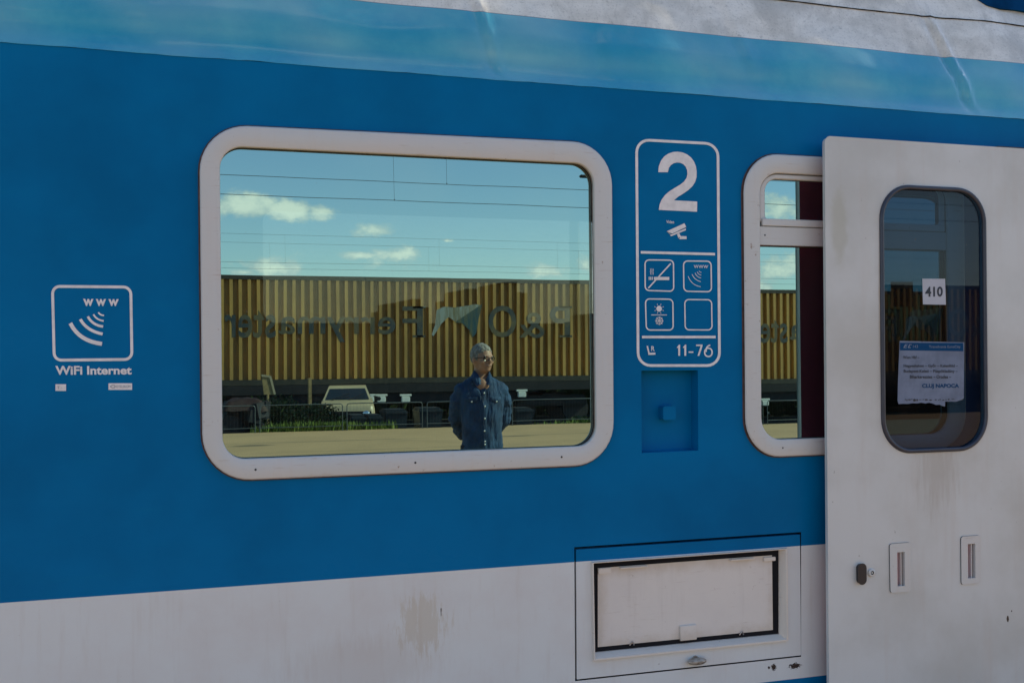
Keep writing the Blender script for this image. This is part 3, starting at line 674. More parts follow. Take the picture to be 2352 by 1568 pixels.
text(b, 'Budapest-Keleti – Püspökladány –', rect(442, 720, 1475, 795), zr3, 2, .02)
text(b, 'Biharkeresztes – Oradea –', rect(560, 825, 1350, 890), zr3, 2, .02)
text(b, 'CLUJ NAPOCA', rect(795, 992, 1500, 1090), zr3, 1, .03)
random.seed(4); xx = 460
while xx < 1390:
    ww = random.uniform(18, 70); hh = random.uniform(12, 55) if xx < 700 else random.uniform(8, 30); yy = 1290+random.uniform(-8, 14)
    poly_(b, [(xx, yy), (xx+ww*.4, yy-hh*.5), (xx+ww, yy-4), (xx+ww*.9, yy+hh*.5), (xx+ww*.3, yy+hh*.7)], zr3, 3); xx += ww+random.uniform(2, 50 if xx > 800 else 8)
o_ = b.build('route_notice', [M['dim_sheet'], M['ink_blue'], M['ink_black'], M['black']], None, loc=zr(Vector((900, 1380)))); tag(o_, 'torn white route sheet with blue heading ending in CLUJ NAPOCA, on the door window', 'paper notice')

# the inside of the coach: floor, ceiling, far wall with windows, seats
YW = 2.82; b = B()
b.box((2, 1.42, .55), (22, 2.75, .04)); b.box((2, 1.42, 2.52), (22, 2.75, .03)); b.box((5.9, 1.4, 1.5), (.04, 2.7, 1.95)); b.box((-2.6, 1.4, 1.5), (.04, 2.7, 1.95)); b.build('interior_lining', M['lining'], coach)
# sight lines through the near window fix where the far windows stand
fx0, fx1 = P(604, 600, YW).x, P(1392, 600, YW).x
ZSILL = P(950, 742, YW).z; print('sill', ZSILL)
fwins = [rquad([(a, 2.48), (c_, 2.48), (c_, ZSILL), (a, ZSILL)], .07, 5) for a, c_ in ((fx0-2.3, fx0-.5), (fx0, fx1))]
vs, fs = sheet_with_holes([(-9, Z0+.1), (13, Z0+.1), (13, -.1), (-9, -.1)], fwins, YW); b = B(); b.add(vs, fs)
for q in fwins: b.loft([at(q, YW), at(q, YW+.08)])
b.build('far_side', M['lining'], coach)
for q in fwins: mk('far_pane', at(q, YW+.03), [tuple(range(len(q)))], M['clear'], coach)
for (x_, h_) in ((-.9, 1.86), (.2, 1.9), (1.35, 1.95), (2.5, 1.9)):
    for yy in (.62, 1.12, 2.05, 2.5):
        b = B(); b.box((x_, yy, h_-.45), (.12, .44, .9), bev=.04); b.box((x_+.22, yy, .98), (.42, .44, .12), bev=.03); b.build('seat', M['seatcloth'], coach)
b = B(); cxs = [P(1865, 700, .3).x+.012*i for i in range(60)]
b.loft([[Vector((x_, .14+.012*math.sin(i*1.1), z_)) for i, x_ in enumerate(cxs)] for z_ in (2.4, 1.0)], close=False); b.build('curtain', M['curtain'], coach)
# roof far half, underframe
b = B(); b.loft([[Vector((x_, 3.0-p.x if p.x < 1.5 else 1.5, Z0+p.y)) for p in pf] for x_ in (-9, 13)], close=False); b.box((2, 1.45, -.1), (22, 2.8, .25)); b.build('underframe', M['wall'], coach)

# ------------------------------------------------------------------ ground
edge = VG(930, 983, 0); YE = edge.y
print('platform edge y', YE)
def slab(name, x0, x1, y0, y1, z0, z1, m, lab=None): 
    b = B(); b.box(((x0+x1)/2, (y0+y1)/2, (z0+z1)/2), (x1-x0, abs(y1-y0), z1-z0)); o = b.build(name, m); o['kind'] = 'structure'; return o
slab('platform', -120, 120, YE, -.28, -.5, 0, M['asph'])
slab('trackbed', -300, 300, YE-.1, 8, -1.4, -.62, M['ballast'])
slab('ground', -500, 500, -500, 500, -1.6, -1.41, M['field'])
b = B(); nx, nyy = 80, 16; YD = -44; vs = []
for j in range(nyy+1):
    for i in range(nx+1):
        x_ = -60+120*i/nx; t = j/nyy; y_ = YE-.01+(YD-YE)*t
        z_ = -.62+(.58)*max(0, 1-(t*12))+.04*noise.noise(Vector((x_*.6, y_*.6, 0)))
        vs.append((x_, y_, z_))
b.add(vs, [(j*(nx+1)+i, (j+1)*(nx+1)+i, (j+1)*(nx+1)+i+1, j*(nx+1)+i+1) for j in range(nyy) for i in range(nx)])
o = b.build('verge', M['ballast']); o['kind'] = 'structure'
# grass on the verge
b = B(); random.seed(11)
gx0, gx1 = VG(590, 990, -.1).x, VG(880, 985, -.1).x; gx2, gx3 = VG(1180, 975, -.1).x, VG(1400, 960, -.1).x
for i in range(20000):
    if i % 10 < 5: x_ = random.triangular(gx0-.3, gx1+.1, gx0+1.4); y_ = YE-random.random()**1.2*1.8; hh = random.uniform(.15, .35)*(.85+.4*noise.noise(Vector((x_*1.5, y_*2, 1))))
    elif i % 10 < 8: x_ = random.triangular(gx2, gx3+2.5, gx3); y_ = YE-random.random()**1.2*2.4; hh = random.uniform(.10, .34)*(.5+.6*min(1, max(0, (x_-gx2)/(gx3-gx2))))
    else: x_ = random.uniform(-14, 24); y_ = YE-random.random()*1.0; hh = random.uniform(.015, .05)
    t = (YE-y_)/(YE-YD); z_ = -.62+.58*max(0, 1-t*12)-.02
    a = random.random()*6.28; w_ = .04; l = Vector((random.uniform(-.06, .06), random.uniform(-.06, .06), hh)); p = Vector((x_, y_, z_)); d = Vector((math.cos(a)*w_, math.sin(a)*w_, 0))
    b.add([p-d, p+d, p+l], [(0, 1, 2)])
o = b.build('grass', M['grasm']); o['kind'] = 'stuff'; tag(o, 'bright green grass growing along the asphalt edge behind the fence', 'grass')

# ------------------------------------------------------------------ containers on flat wagons
DC = 29.5; pc = V(930, 637, DC); pb = V(930, 880, DC)
ZT, ZBt = pc.z, pb.z; YC = GL-DC
print('container top/bottom', ZT, ZBt, 'pitch', (V(949, 700, DC)-V(930, 700, DC)).x)
cxr, cxl = V(1400, 700, DC).x, V(300, 700, DC).x
CL = cxr-cxl; print('container length', CL)
def contm(t, b):
    o = t.node('ShaderNodeTexCoord').outputs['Object']
    n = t.noise(t.scl(o, (1, 1, .3)), 1.2, 6, .65)
    t.put(b.inputs['Base Color'], t.mix(t.mr(n, .35, .7), (.60, .33, .08), (.36, .20, .05)))
M['cont'] = mat('ochre_container_paint', (.4, .3, .1), .55, fn=contm)
M['contdark'] = mat('container_rail_paint', (.05, .042, .028), .6, fn=vary(.4, 3))
M['navy'] = mat('navy_lettering', (.03, .045, .055), .6, fn=vary(.5, 1.6, col2=(.16, .12, .05)))
M['flagw'] = mat('flag_white', (.34, .36, .32), .6, fn=vary(.4, 3, (3, 1, .4), col2=(.2, .17, .09))); M['flagb'] = mat('flag_blue', (.015, .07, .09), .6, fn=vary(.4, 3, (3, 1, .4), col2=(.12, .12, .06)))
M['wagon'] = mat('wagon_steel', (.012, .012, .015), .7, fn=vary(.5, 6))
M['wbracket'] = mat('white_bracket_paint', (.75, .74, .68), .5)
def corr(length, z0, z1, pitch=.254):
    prf = [(0, 0), (.094, 0), (.100, -.17), (.248, -.17), (.254, 0)]
    pts = []; x_ = 0
    while x_ < length-pitch:
        pts += [(x_+a, c_) for a, c_ in prf[:-1]]; x_ += pitch
    pts.append((length, 0)); return pts
def make_container(x0, label, textpx):
    loc = Vector((x0, YC-1.22, ZBt)); t = empty('freight_container', loc, label, 'freight container', 'containers on the far wagons')
    pts = corr(CL-.24, ZBt, ZT); b = B()
    for (sy, yy) in ((1, YC), (-1, YC-2.44)):
        lo_ = [Vector((x0+.12+a, yy+c_*sy, ZBt+.16)) for a, c_ in pts]; hi_ = [Vector((p.x, p.y, ZT-.10)) for p in lo_]
        b.loft([lo_, hi_], close=False)
    b.build('corrugated_wall', M['cont'], t)
    b = B()
    for xx in (x0+.06, x0+CL-.06): 
        for yy in (YC-.06, YC-2.38): b.box((xx, yy, (ZBt+ZT)/2), (.14, .16, ZT-ZBt))
    for yy in (YC-.05, YC-2.39): b.box((x0+CL/2, yy, ZT-.06), (CL-.16, .11, .12)); b.box((x0+CL/2, yy, ZBt+.08), (CL-.16, .13, .16))
    b.box((x0+.03, YC-1.22, (ZBt+ZT)/2), (.04, 2.2, ZT-ZBt-.1)); b.box((x0+CL-.03, YC-1.22, (ZBt+ZT)/2), (.04, 2.2, ZT-ZBt-.1))
    b.build('frame', M['contdark'], t)
    B().box((x0+CL/2, YC-1.22, ZT-.02), (CL-.1, 2.25, .03)).build('roof', M['contdark'], t)
    return t
def cpt(shift): return lambda p: Vector((V(p[0], p[1], DC).x+shift, YC+.004, V(p[0], p[1], DC).z))
def lettering(parent, shift):
    mp = cpt(shift); b = B()
    ytop, ybase = 701, 774
    def T(s, xr, xl, y0, y1, bold=.02): text(b, s, [(xr, y0), (xl, y0), (xl, y1), (xr, y1)], mp, 0, bold)
    T('P', 1309, 1262, 703, 772, .01); T('&', 1250, 1192, 718, 776, .005); T('O', 1186, 1122, 701, 775, .012)
    for xa, ya in ((1298, 703), (1298, 770)): poly_(b, rect(xa+16, ya, xa-14, ya+4.5), mp)
    T('F', 972, 924, 703, 774, .005)
    for xa, ya in ((962, 703), (962, 770)): poly_(b, rect(xa+16, ya, xa-14, ya+4.5), mp)
    T('erryma', 908, 640, 727, 786, .012); T('ster', 633, 514, 712, 776, .012); T('s', 506, 484, 727, 776, .01)
    b.build('company_name', M['navy'], parent)
    b = B()
    poly_(b, [(1000, 745), (1003, 712), (1020, 704), (1045, 706), (1070, 702), (1092, 698), (1106, 700), (1095, 720), (1070, 724), (1045, 738), (1030, 728), (1015, 742), (996, 772), (992, 768)], mp, 0)
    poly_(b, [(1108, 698), (1100, 730), (1094, 765), (1086, 775), (1078, 758), (1062, 742), (1044, 740), (1068, 724), (1086, 712)], cpt(shift), 1)
    for v_ in b.v[14:]: v_.y += .004
    b.build('flag_emblem', [M['flagw'], M['flagb']], parent)
c1 = make_container(cxl, 'ochre corrugated container seen in the large window, with dark lettering and a flag', None); lettering(c1, 0)
gap = V(1460, 700, DC).x-cxr
sh = V(1834, 700, DC).x-V(668, 700, DC).x; print('gap', sh-CL)
c2 = make_container(cxl+sh, 'ochre corrugated container whose lettering shows in the narrow hopper window', None)
# second container's name so that "aste" falls in the hopper window
lettering(c2, sh)
WZ = ZBt
def make_wagon(x0, label):
    loc = Vector((x0, YC-1.22, -.62)); t = empty('flat_wagon', loc, label, 'rail wagon', 'flat wagons under the containers')
    b = B(); b.box((x0+CL/2, YC-1.22, WZ-.14), (CL+.1, 2.5, .26)); b.box((x0+CL/2, YC-.15, WZ-.42), (CL*.62, .12, .36)); b.box((x0+CL/2, YC-2.3, WZ-.42), (CL*.62, .12, .36)); b.build('wagon_deck', M['wagon'], t)
    for xb in (x0+1.9, x0+CL-1.9):
        b = B(); b.box((xb, YC-.35, WZ-.62), (2.4, .14, .34), bev=.05)
        b.box((xb, YC-1.3, WZ-.55), (.5, 1.9, .3)); b.box((xb, YC-2.2, WZ-.62), (2.4, .14, .34), bev=.05); bg_ = b.build('bogie', M['wagon'], t)
        for dx in (-.9, .9):
            b = B(); b.tube([(xb+dx, YC-.46, -.62+.46), (xb+dx, YC-.56, -.62+.46)], .45, 24); b.tube([(xb+dx, YC-1.96, -.62+.46), (xb+dx, YC-2.06, -.62+.46)], .45, 24); b.tube([(xb+dx, YC-.5, -.16), (xb+dx, YC-2.0, -.16)], .08, 10); b.build('wheelset', M['wagon'], bg_)
    return t
w1 = make_wagon(cxl, 'dark flat wagon under the container in the large window'); w2 = make_wagon(cxl+sh, 'dark flat wagon under the container in the narrow hopper window')
def bracket(px, py, par):
    c_ = V(px, py, DC-.2); b = B(); b.box((c_.x, YC+.08, c_.z), (.26, .10, .17), bev=.02); b.box((c_.x, YC+.08, c_.z+.12), (.36, .06, .06), bev=.01); b.build('white_bracket', M['wbracket'], par)
for px in (851, 878, 934): bracket(px, 917, w1)
bracket(1201, 906, w1); bracket(1761, 893+18, w2)
b = B(); 
for yy in (YC-.5, YC-2.0): b.box((0, yy, -.585), (200, .07, .14))
o = b.build('rails', M['wagon']); o['kind'] = 'structure'

b = B(); rnd = random.Random(21)  # leaves added behind the wagons to darken the gap under them
for i in range(12000):
    x_ = rnd.uniform(-35, 60); zz = -1.2+rnd.random()**.8*1.9; p = Vector((x_, YC-5+rnd.uniform(-1, 1), zz)); a = Vector((rnd.gauss(0, 1), rnd.gauss(0, 1), rnd.gauss(0, 1))).normalized(); e = a.orthogonal().normalized()
    b.add([p-a*.3, p+e*.22, p+a*.3, p-e*.22], [(0, 1, 2, 3)])
o = b.build('added_leaves', M['leaf']); o['kind'] = 'stuff'; tag(o, 'leaf mass added to darken the gap beneath the wagons', 'added_leaves')
# ------------------------------------------------------------------ fence panels
M['galv'] = mat('galvanised_tube', (.10, .12, .13), .45, .3, fn=vary(.3, 12))
def fence_panel(x0, x1, h, label):
    y = YE+.12; t = empty('fence_panel', (x0, y, 0), label, 'fence panel', 'low tubular fence panels along the asphalt edge')
    b = B(); r_ = .010; c_ = .05
    b.tube([(x0, y, 0), (x0, y, h-c_), (x0+c_*.3, y, h-c_*.3), (x0+c_, y, h), (x1-c_, y, h), (x1-c_*.3, y, h-c_*.3), (x1, y, h-c_), (x1, y, 0)], r_, 8); b.tube([(x0, y, .1), (x1, y, .1)], r_*.8, 8); b.build('tube_frame', M['galv'], t, smooth=60)
    b = B(); n = int((x1-x0)/.07)
    for i in range(1, n): b.tube([(x0+(x1-x0)*i/n, y, .1), (x0+(x1-x0)*i/n, y, h)], .0011, 4)
    b.build('mesh_infill', M['galv'], t)
ysamp = VG(921, 992, 0)
fh = V(921, 924, -(YE+.12)+GL).z; print('fence height', fh)
xsx = [505*.9408, 622*.9408, 634*.9408, 836*.9408, 847*.9408, 1031*.9408, 1043*.9408, 1240*.9408, 1251*.9408, 1447*.9408, 1458*.9408, 1655*.9408, 1666*.9408, 1850*.9408, 1861*.9408, 2050*.9408]
nm = ['leftmost fence panel, in front of the dark junk heap', 'fence panel in front of the green bushes', 'fence panel in front of the cream car and dark bins', 'fence panel just left of the standing man', 'fence panel just right of the standing man', 'fence panel hidden between the two windows', 'fence panel at the left of the hopper window', 'fence panel at the right of the hopper window']
pr = [(None, 622), (634, 836), (847, 1031), (1043, 1240), (1251, 1447), (1458, 1655), (1666, 1862), (1873, 2060)]
for (a, c_), lb in zip(pr, nm):
    xb_ = V(c_*.9408, 950, -(YE+.12)+GL).x; xa_ = V(a*.9408, 950, -(YE+.12)+GL).x if a else xb_-1.85
    if 'hidden' in lb: lb = 'fence panel between the big window view and the hopper window view'
    fence_panel(xa_, xb_, fh, lb)

# ------------------------------------------------------------------ overhead wires, lamp
M['wire'] = mat('wire', (.07, .085, .09), .6)
def wire(px0, py0, px1, py1, d, r_, drops, label):
    a = V(px0, py0, d); c_ = V(px1, py1, d); z_ = (a.z+c_.z)/2; t = empty('overhead_wire', (a.x, a.y, z_), label, 'overhead wire', 'overhead wires above the yard tracks')
    B().tube([(-60, a.y, z_), (70, a.y, z_)], r_, 6).build('contact_wire', M['wire'], t)
    B().tube([(-60, a.y, z_+1.25), (70, a.y, z_+1.25)], r_*.8, 6).build('messenger_wire', M['wire'], t)
    for px in drops:
        x_ = V(px, py0, d).x; b = B(); b.tube([(x_, a.y, z_), (x_-.02, a.y, z_+1.25)], r_*.5, 5); b.ell((x_, a.y, z_+.02), (r_*1.8, r_*1.8, r_*3), nu=6, nv=4); b.build('dropper', M['wire'], t)
wire(500, 401, 1355, 437, 23.5, .007, [1026], 'highest overhead wire crossing the top of the reflected sky')
wire(500, 444, 1355, 479, 27, .008, [906], 'second overhead wire, just below the highest one')
wire(500, 600, 1355, 617, 48, .006, [655, 1010, 1280], 'faint overhead wire just above the container roof clouds')
wire(500, 616, 1355, 628, 53, .006, [620, 985, 1330], 'lowest faint overhead wire right above the container top')
lp = V(1352, 409, 30); t = empty('street_lamp', (V(1362, 800, 30).x, lp.y, -.62), 'thin yard lamp with flat head at the right edge of the large window', 'lamp')
xl = V(1358, 700, 30).x; b = B(); b.tube([(xl, lp.y, -.62), (xl, lp.y, lp.z)], [.07, .035], 10); b.build('pole', M['galv'], t)
b = B(); b.box((xl-.12, lp.y, lp.z+.04), (.5, .2, .09), bev=.03); b.build('lamp_head', M['wagon'], t)

# ------------------------------------------------------------------ yard clutter behind the fence
def at_g(px, py, z): return VG(px, py, z)
M['bin'] = mat('dark_blue_bin', (.008, .018, .03), .5, fn=vary(.3, 5)); 
def bin_(px0, px1, d, ztop, label):
    a, c_ = V(px0, 960, d), V(px1, 960, d); xm = (a.x+c_.x)/2; w_ = c_.x-a.x; y = a.y; z0 = -.6
    t = empty('waste_bin', (xm, y, z0), label, 'bin', 'dark waste bins behind the fence'); b = B()
    L = [[Vector((xm+sx*w_/2*k_, y+sy*.35*k_, zz)) for sx, sy in ((-1, -1), (1, -1), (1, 1), (-1, 1))] for k_, zz in ((.8, z0+.1), (.96, ztop-.12))]
    b.loft([L[0], L[1]]); b.add(L[0], [(3, 2, 1, 0)]); b.build('bin_body', M['bin'], t)
    b = B(); b.box((xm, y, ztop-.08), (w_, .76, .07), bev=.02); b.box((xm, y-.05, ztop-.03), (w_*.9, .6, .05), bev=.02); b.build('lid', M['bin'], t)
    for sx in (-.35, .35): B().tube([(xm+w_*sx-.03, y+.3, z0+.09), (xm+w_*sx+.03, y+.3, z0+.09)], .09, 12).build('wheel', M['rubber'], t)
bin_(800, 835, 23, V(820, 951, 23).z, 'leftmost dark bin, right in front of the cream car'); bin_(838, 872, 23, V(820, 951, 23).z, 'middle dark bin at the right front of the cream car'); bin_(878, 930, 23.5, V(900, 938, 23.5).z, 'wide dark bin right of the cream car')
bin_(955, 1010, 24.5, V(960, 935, 24.5).z, 'dark bin behind the fence left of the standing man'); bin_(1175, 1215, 25, V(1190, 935, 25).z, 'dark bin behind the fence right of the standing man')
M['bark'] = mat('bark', (.05, .035, .02), .9)
def bush(c, rx, rz, n, label, leaf=.05, cnm='bush', seed=1):
    rnd = random.Random(seed); t = empty('bush', c, label, 'bush'); b = B()
    for k_ in range(5): 
        a = rnd.random()*6.28; b.tube([c, c+Vector((math.cos(a)*rx*.5, math.sin(a)*rx*.3, rz*1.4))], [.02, .008], 6)
    b.build('stem', M['bark'], t); b = B(); cl = [(Vector((rnd.gauss(0, rx*.45), rnd.gauss(0, rx*.3), rz*(.3+rnd.random()*1.2))), rnd.uniform(.3, .55)*rx) for _ in range(12)]
    for i in range(n):
        q, s_ = rnd.choice(cl); d = Vector((rnd.gauss(0, 1), rnd.gauss(0, 1), rnd.gauss(0, 1))).normalized()*s_*rnd.random()**.4
        p = c+q+Vector((d.x, d.y, d.z*rz/rx)); a = Vector((rnd.gauss(0, 1), rnd.gauss(0, 1), rnd.gauss(0, 1))).normalized(); e = a.orthogonal().normalized(); l_ = leaf*rnd.uniform(.6, 1.3)
        b.add([p-a*l_, p+e*l_*.5, p+a*l_, p-e*l_*.5], [(0, 1, 2, 3)])
    b.build('leaves', M['leaf'], t); return t
bush(Vector((V(640, 960, 24).x, V(640, 960, 24).y, -.55)), .85, .6, 3200, 'dark green bush behind the fence left of the cream car', seed=2)
bush(Vector((V(700, 960, 25).x, V(700, 960, 25).y, -.55)), .85, .5, 3200, 'low green bush touching the left side of the cream car', seed=3)
bush(Vector((V(1310, 955, 22).x, V(1310, 955, 22).y, -.35)), .55, .22, 1500, 'small green bush at the lower right corner of the large window', seed=5)
# junk heap at the left with a dark red cover
M['tarp'] = mat('dark_red_cover', (.03, .007, .006), .7, fn=vary(.4, 5, bmp=.4)); M['junk'] = mat('dark_junk', (.014, .014, .02), .7, fn=vary(.5, 6, bmp=.4))
jc = V(560, 960, 22.4); jt = empty('junk_heap', (jc.x, jc.y, -.5), 'dark junk heap under a dark red cover at the lower left of the large window', 'junk heap'); random.seed(3)
b = B()
for i in range(14): b.box((jc.x+random.uniform(-.4, .4), jc.y+random.uniform(-.25, .25), -.2+random.random()*.65), (random.uniform(.15, .45), .3, random.uniform(.2, .4)), rot=Matrix.Rotation(random.uniform(-.3, .3), 3, 'Y') @ Matrix.Rotation(random.random()*3, 3, 'Z'))
b.build('scrap_boxes', M['junk'], jt)
nn_ = 14; b = B(); zc = V(560, 912, 22.4).z; vs = [(jc.x-.5+1.0*i/nn_, jc.y-.4+.8*j/nn_, zc-.02+.06*noise.noise(Vector((i*.4, j*.4, 0)))-.28*max(abs(i/nn_*2-1), abs(j/nn_*2-1))**4) for j in range(nn_+1) for i in range(nn_+1)]
b.add(vs, [(j*(nn_+1)+i, j*(nn_+1)+i+1, (j+1)*(nn_+1)+i+1, (j+1)*(nn_+1)+i) for j in range(nn_) for i in range(nn_)]); b.build('cover', M['tarp'], jt, smooth=60)
# cream leaning board and post
M['cream'] = mat('cream_paint', (.48, .38, .24), .4, fn=vary(.15, 5)); M['creamw'] = mat('weathered_wood', (.40, .27, .12), .8, fn=vary(.4, 8))
b = B(); q = [V(x_, y_, 25) for x_, y_ in ((600, 860), (623, 863), (634, 905), (629, 906), (619, 867), (601, 865))]; b.add(q+[p+Vector((0, -.05, 0)) for p in q], [tuple(range(6)), (11, 10, 9, 8, 7, 6)]+[(i, 6+i, 6+(i+1) % 6, (i+1) % 6) for i in range(6)], 0)
q = [V(x_, y_, 25)+Vector((0, -.02, 0)) for x_, y_ in ((601, 865), (619, 867), (629, 906), (606, 906))]; b.add(q+[p+Vector((0, -.02, 0)) for p in q], [(0, 1, 2, 3), (7, 6, 5, 4)]+[(i, 4+i, 4+(i+1) % 4, (i+1) % 4) for i in range(4)], 1)
lg = V(615, 905, 25); b.tube([lg+Vector((0, -.02, 0)), Vector((lg.x, lg.y-.02, -.6))], .03, 6, 1)
o = b.build('leaning_board', [M['cream'], M['creamw']], None, loc=(lg.x, lg.y, -.6)); tag(o, 'small cream edged board standing above the bushes left of the car', 'board')
pp = V(712, 930, 26); b = B(); b.box((pp.x, pp.y, (V(712, 868, 26).z-.6)/2), (.09, .09, V(712, 868, 26).z+.6), bev=.01); o = b.build('wooden_post', M['creamw'], None, loc=(pp.x, pp.y, -.6)); tag(o, 'thin weathered wooden post between the board and the car', 'post')

# ------------------------------------------------------------------ cream hatchback
M['carglass'] = mat('car_glass', (.012, .016, .018), .05, spec=.8); M['carchrome'] = mat('lamp_glass', (.8, .8, .78), .08, 1.0); M['trim'] = mat('black_trim', (.012, .012, .012), .5)
DCAR = 25.2
ct = V(790, 891, DCAR); car_x, car_y = V(797, 930, DCAR).x, ct.y; GZ = -.62; HT = ct.z-GZ; cw = 1.42; CLN = 3.7
print('car height', HT)
car = empty('parked_car', (car_x, car_y, GZ), 'cream hatchback parked nose-on behind the fence', 'car')
def C_(x, y, z): return Vector((car_x+x, car_y+y, GZ+z))
hoodz = V(790, 928, DCAR).z-GZ; bumpz = V(790, 948, DCAR).z-GZ
def sect(y, zb, zt, wb, wt, n=6):
    out = [(-wb, zb), (-wb*1.02, zb+(zt-zb)*.35), (-wb*1.0, zb+(zt-zb)*.75), (-wt, zt-.015), (-wt*.9, zt), (wt*.9, zt), (wt, zt-.015), (wb*1.0, zb+(zt-zb)*.75), (wb*1.02, zb+(zt-zb)*.35), (wb, zb)]
    return [C_(x_, y, z_) for x_, z_ in out]
h2 = cw/2
b = B(); Ls = [sect(.02, .3, bumpz+.06, h2*.92, h2*.86), sect(-.06, .26, hoodz-.05, h2*.98, h2*.92), sect(-.5, .22, hoodz+.02, h2, h2*.93), sect(-.98, .22, hoodz+.06, h2, h2*.94), sect(-2.6, .22, hoodz+.07, h2, h2*.94), sect(-3.45, .25, hoodz+.05, h2*.99, h2*.92), sect(-3.66, .3, hoodz-.1, h2*.95, h2*.85)]
b.loft(Ls, close=True); b.f.append(tuple(range(9, -1, -1))); b.mi.append(0); b.f.append(tuple(range(60, 70))); b.mi.append(0)
b.build('body', M['cream'], car, smooth=40)
b = B(); zt = HT; hz = hoodz+.055
def cab(y, z, wv): return [C_(-wv, y, z), C_(wv, y, z)]
pr_ = [(-.92, hz, h2*.90), (-1.42, zt-.05, h2*.73), (-1.6, zt, h2*.70), (-3.0, zt-.02, h2*.70), (-3.15, zt-.08, h2*.71), (-3.55, hz, h2*.88)]
for i in range(len(pr_)-1):
    A1 = cab(*pr_[i]); A2 = cab(*pr_[i+1]); b.add([A1[0], A1[1], A2[1], A2[0]], [(0, 1, 2, 3)])
for sx in (-1, 1): b.add([C_(sx*p[2], p[0], p[1]) for p in pr_], [tuple(range(6))])
b.build('cabin', M['cream'], car)
def lrp(a, c_, t): return a+(c_-a)*t
b = B(); a0, a1 = cab(*pr_[0]); a3, a2 = cab(*pr_[1]); off = Vector((0, .012, .006)); q = [a0, a1, a2, a3]; cc_ = sum(q, Vector())/4
b.add([lrp(p, cc_, .10)+off for p in q], [(0, 1, 2, 3)]); b.build('windscreen', M['carglass'], car)
for sx in (-1, 1):
    q = [C_(sx*(h2*.88+.012), -1.1, hz+.03), C_(sx*(h2*.73+.012), -1.5, zt-.1), C_(sx*(h2*.72+.012), -2.1, zt-.09), C_(sx*(h2*.9+.012), -2.1, hz+.03)]; b = B(); b.add(q, [(0, 1, 2, 3)])
    q = [C_(sx*(h2*.9+.012), -2.2, hz+.03), C_(sx*(h2*.72+.012), -2.2, zt-.09), C_(sx*(h2*.72+.012), -2.95, zt-.1), C_(sx*(h2*.88+.012), -3.3, hz+.03)]; b.add(q, [(0, 1, 2, 3)]); b.build('side_window', M['carglass'], car)
b = B(); b.box(C_(0, .05, bumpz-.04), (cw*.86, .06, .16)); b.box(C_(0, .09, .42), (cw*.98, .14, .14), bev=.03); b.build('grille_and_bumper', M['trim'], car); car.rotation_euler.z = R(11)
for sx in (-1, 1):
    b = B(); b.ell(C_(sx*h2*.68, .075, bumpz-.03), (.10, .04, .085), nu=16, nv=8); b.build('headlight', M['carchrome'], car, smooth=60)
    b = B(); b.box(C_(sx*(h2+.09), -1.05, hz+.03), (.17, .06, .10), bev=.02); b.build('wing_mirror', M['trim'], car)
    for y_ in (-.65, -2.95):
        b = B(); b.tube([C_(sx*(h2-.16), y_, .28), C_(sx*(h2+.01), y_, .28)], .28, 24); wh = b.build('wheel', M['rubber'], car)
        b = B(); b.tube([C_(sx*(h2), y_, .28), C_(sx*(h2+.02), y_, .28)], .16, 16); b.build('hub_cap', M['steel'], wh)
b = B(); b.tube([C_(-.3, .0, hz-.04), C_(-.25, -.5, hz+.02)], .012, 6); 
b = B(); 
for x0_, x1_ in ((-.4, .05), (.05, .45)): b.tube([C_(x0_, -.90, hz+.03), C_(x0_+.15, -.95, hz+.07), C_(x1_, -1.08, hz+.17)], .011, 5)
b.build('wiper', M['trim'], car)

# ------------------------------------------------------------------ beyond the coach (seen faintly through both panes)
hs = P(590, 795, 24); he = P(868, 795, 24); zr0, zr1 = P(730, 797, 24).z, P(730, 774, 24).z
hb_ = empty('tiled_shed', ((hs.x+he.x)/2, 25.5, -1.4), 'low shed with orange tiled roof, faint behind the lettering in the large window', 'shed')
M['tile'] = mat('orange_roof_tiles', (.50, .20, .09), .8, fn=vary(.4, 3)); M['plaster'] = mat('shed_plaster', (.10, .09, .07), .9, fn=vary(.3, 2))
b = B(); n = 26; wdt = he.x-hs.x
for i in range(n*4):
    pass
L0, L1 = [], []
for i in range(n*4+1):
    x_ = hs.x+wdt*i/(n*4); o_ = .03*math.sin(i/4*2*math.pi); L0.append(Vector((x_, 24, zr0+o_))); L1.append(Vector((x_+.3, 27, zr1+.15+o_)))
b.loft([L0, L1], close=False); b.build('roof', M['tile'], hb_)
B().box(((hs.x+he.x)/2, 25.6, (zr0-1.5)/2), (wdt-.4, 2.8, zr0+1.38)).build('wall', M['plaster'], hb_)
yp = P(1320, 700, 9); b = B(); b.tube([(yp.x, 9, -.62), (yp.x, 9, 5)], .06, 12); M['yellow'] = mat('yellow_paint', (.65, .55, .08), .4, fn=vary(.2, 3))
o = b.build('yellow_post', M['yellow'], None, loc=(yp.x, 9, -.62)); tag(o, 'yellow post seen through the coach near the right edge of the large window', 'post')
b = B(); rnd = random.Random(9)
for i in range(9000):
    x_ = rnd.uniform(-40, 60); zz = -1.3+rnd.random()**.7*(2.4+1.2*noise.noise(Vector((x_*.15, 0, 0)))); p = Vector((x_, 33+rnd.uniform(-1.5, 1.5), zz)); a = Vector((rnd.gauss(0, 1), rnd.gauss(0, 1), rnd.gauss(0, 1))).normalized(); e = a.orthogonal().normalized()
    b.add([p-a*.3, p+e*.2, p+a*.3, p-e*.2], [(0, 1, 2, 3)])
o = b.build('hedge', M['leaf']); o['kind'] = 'stuff'; tag(o, 'dark leafy hedge faint behind the container reflection', 'hedge')

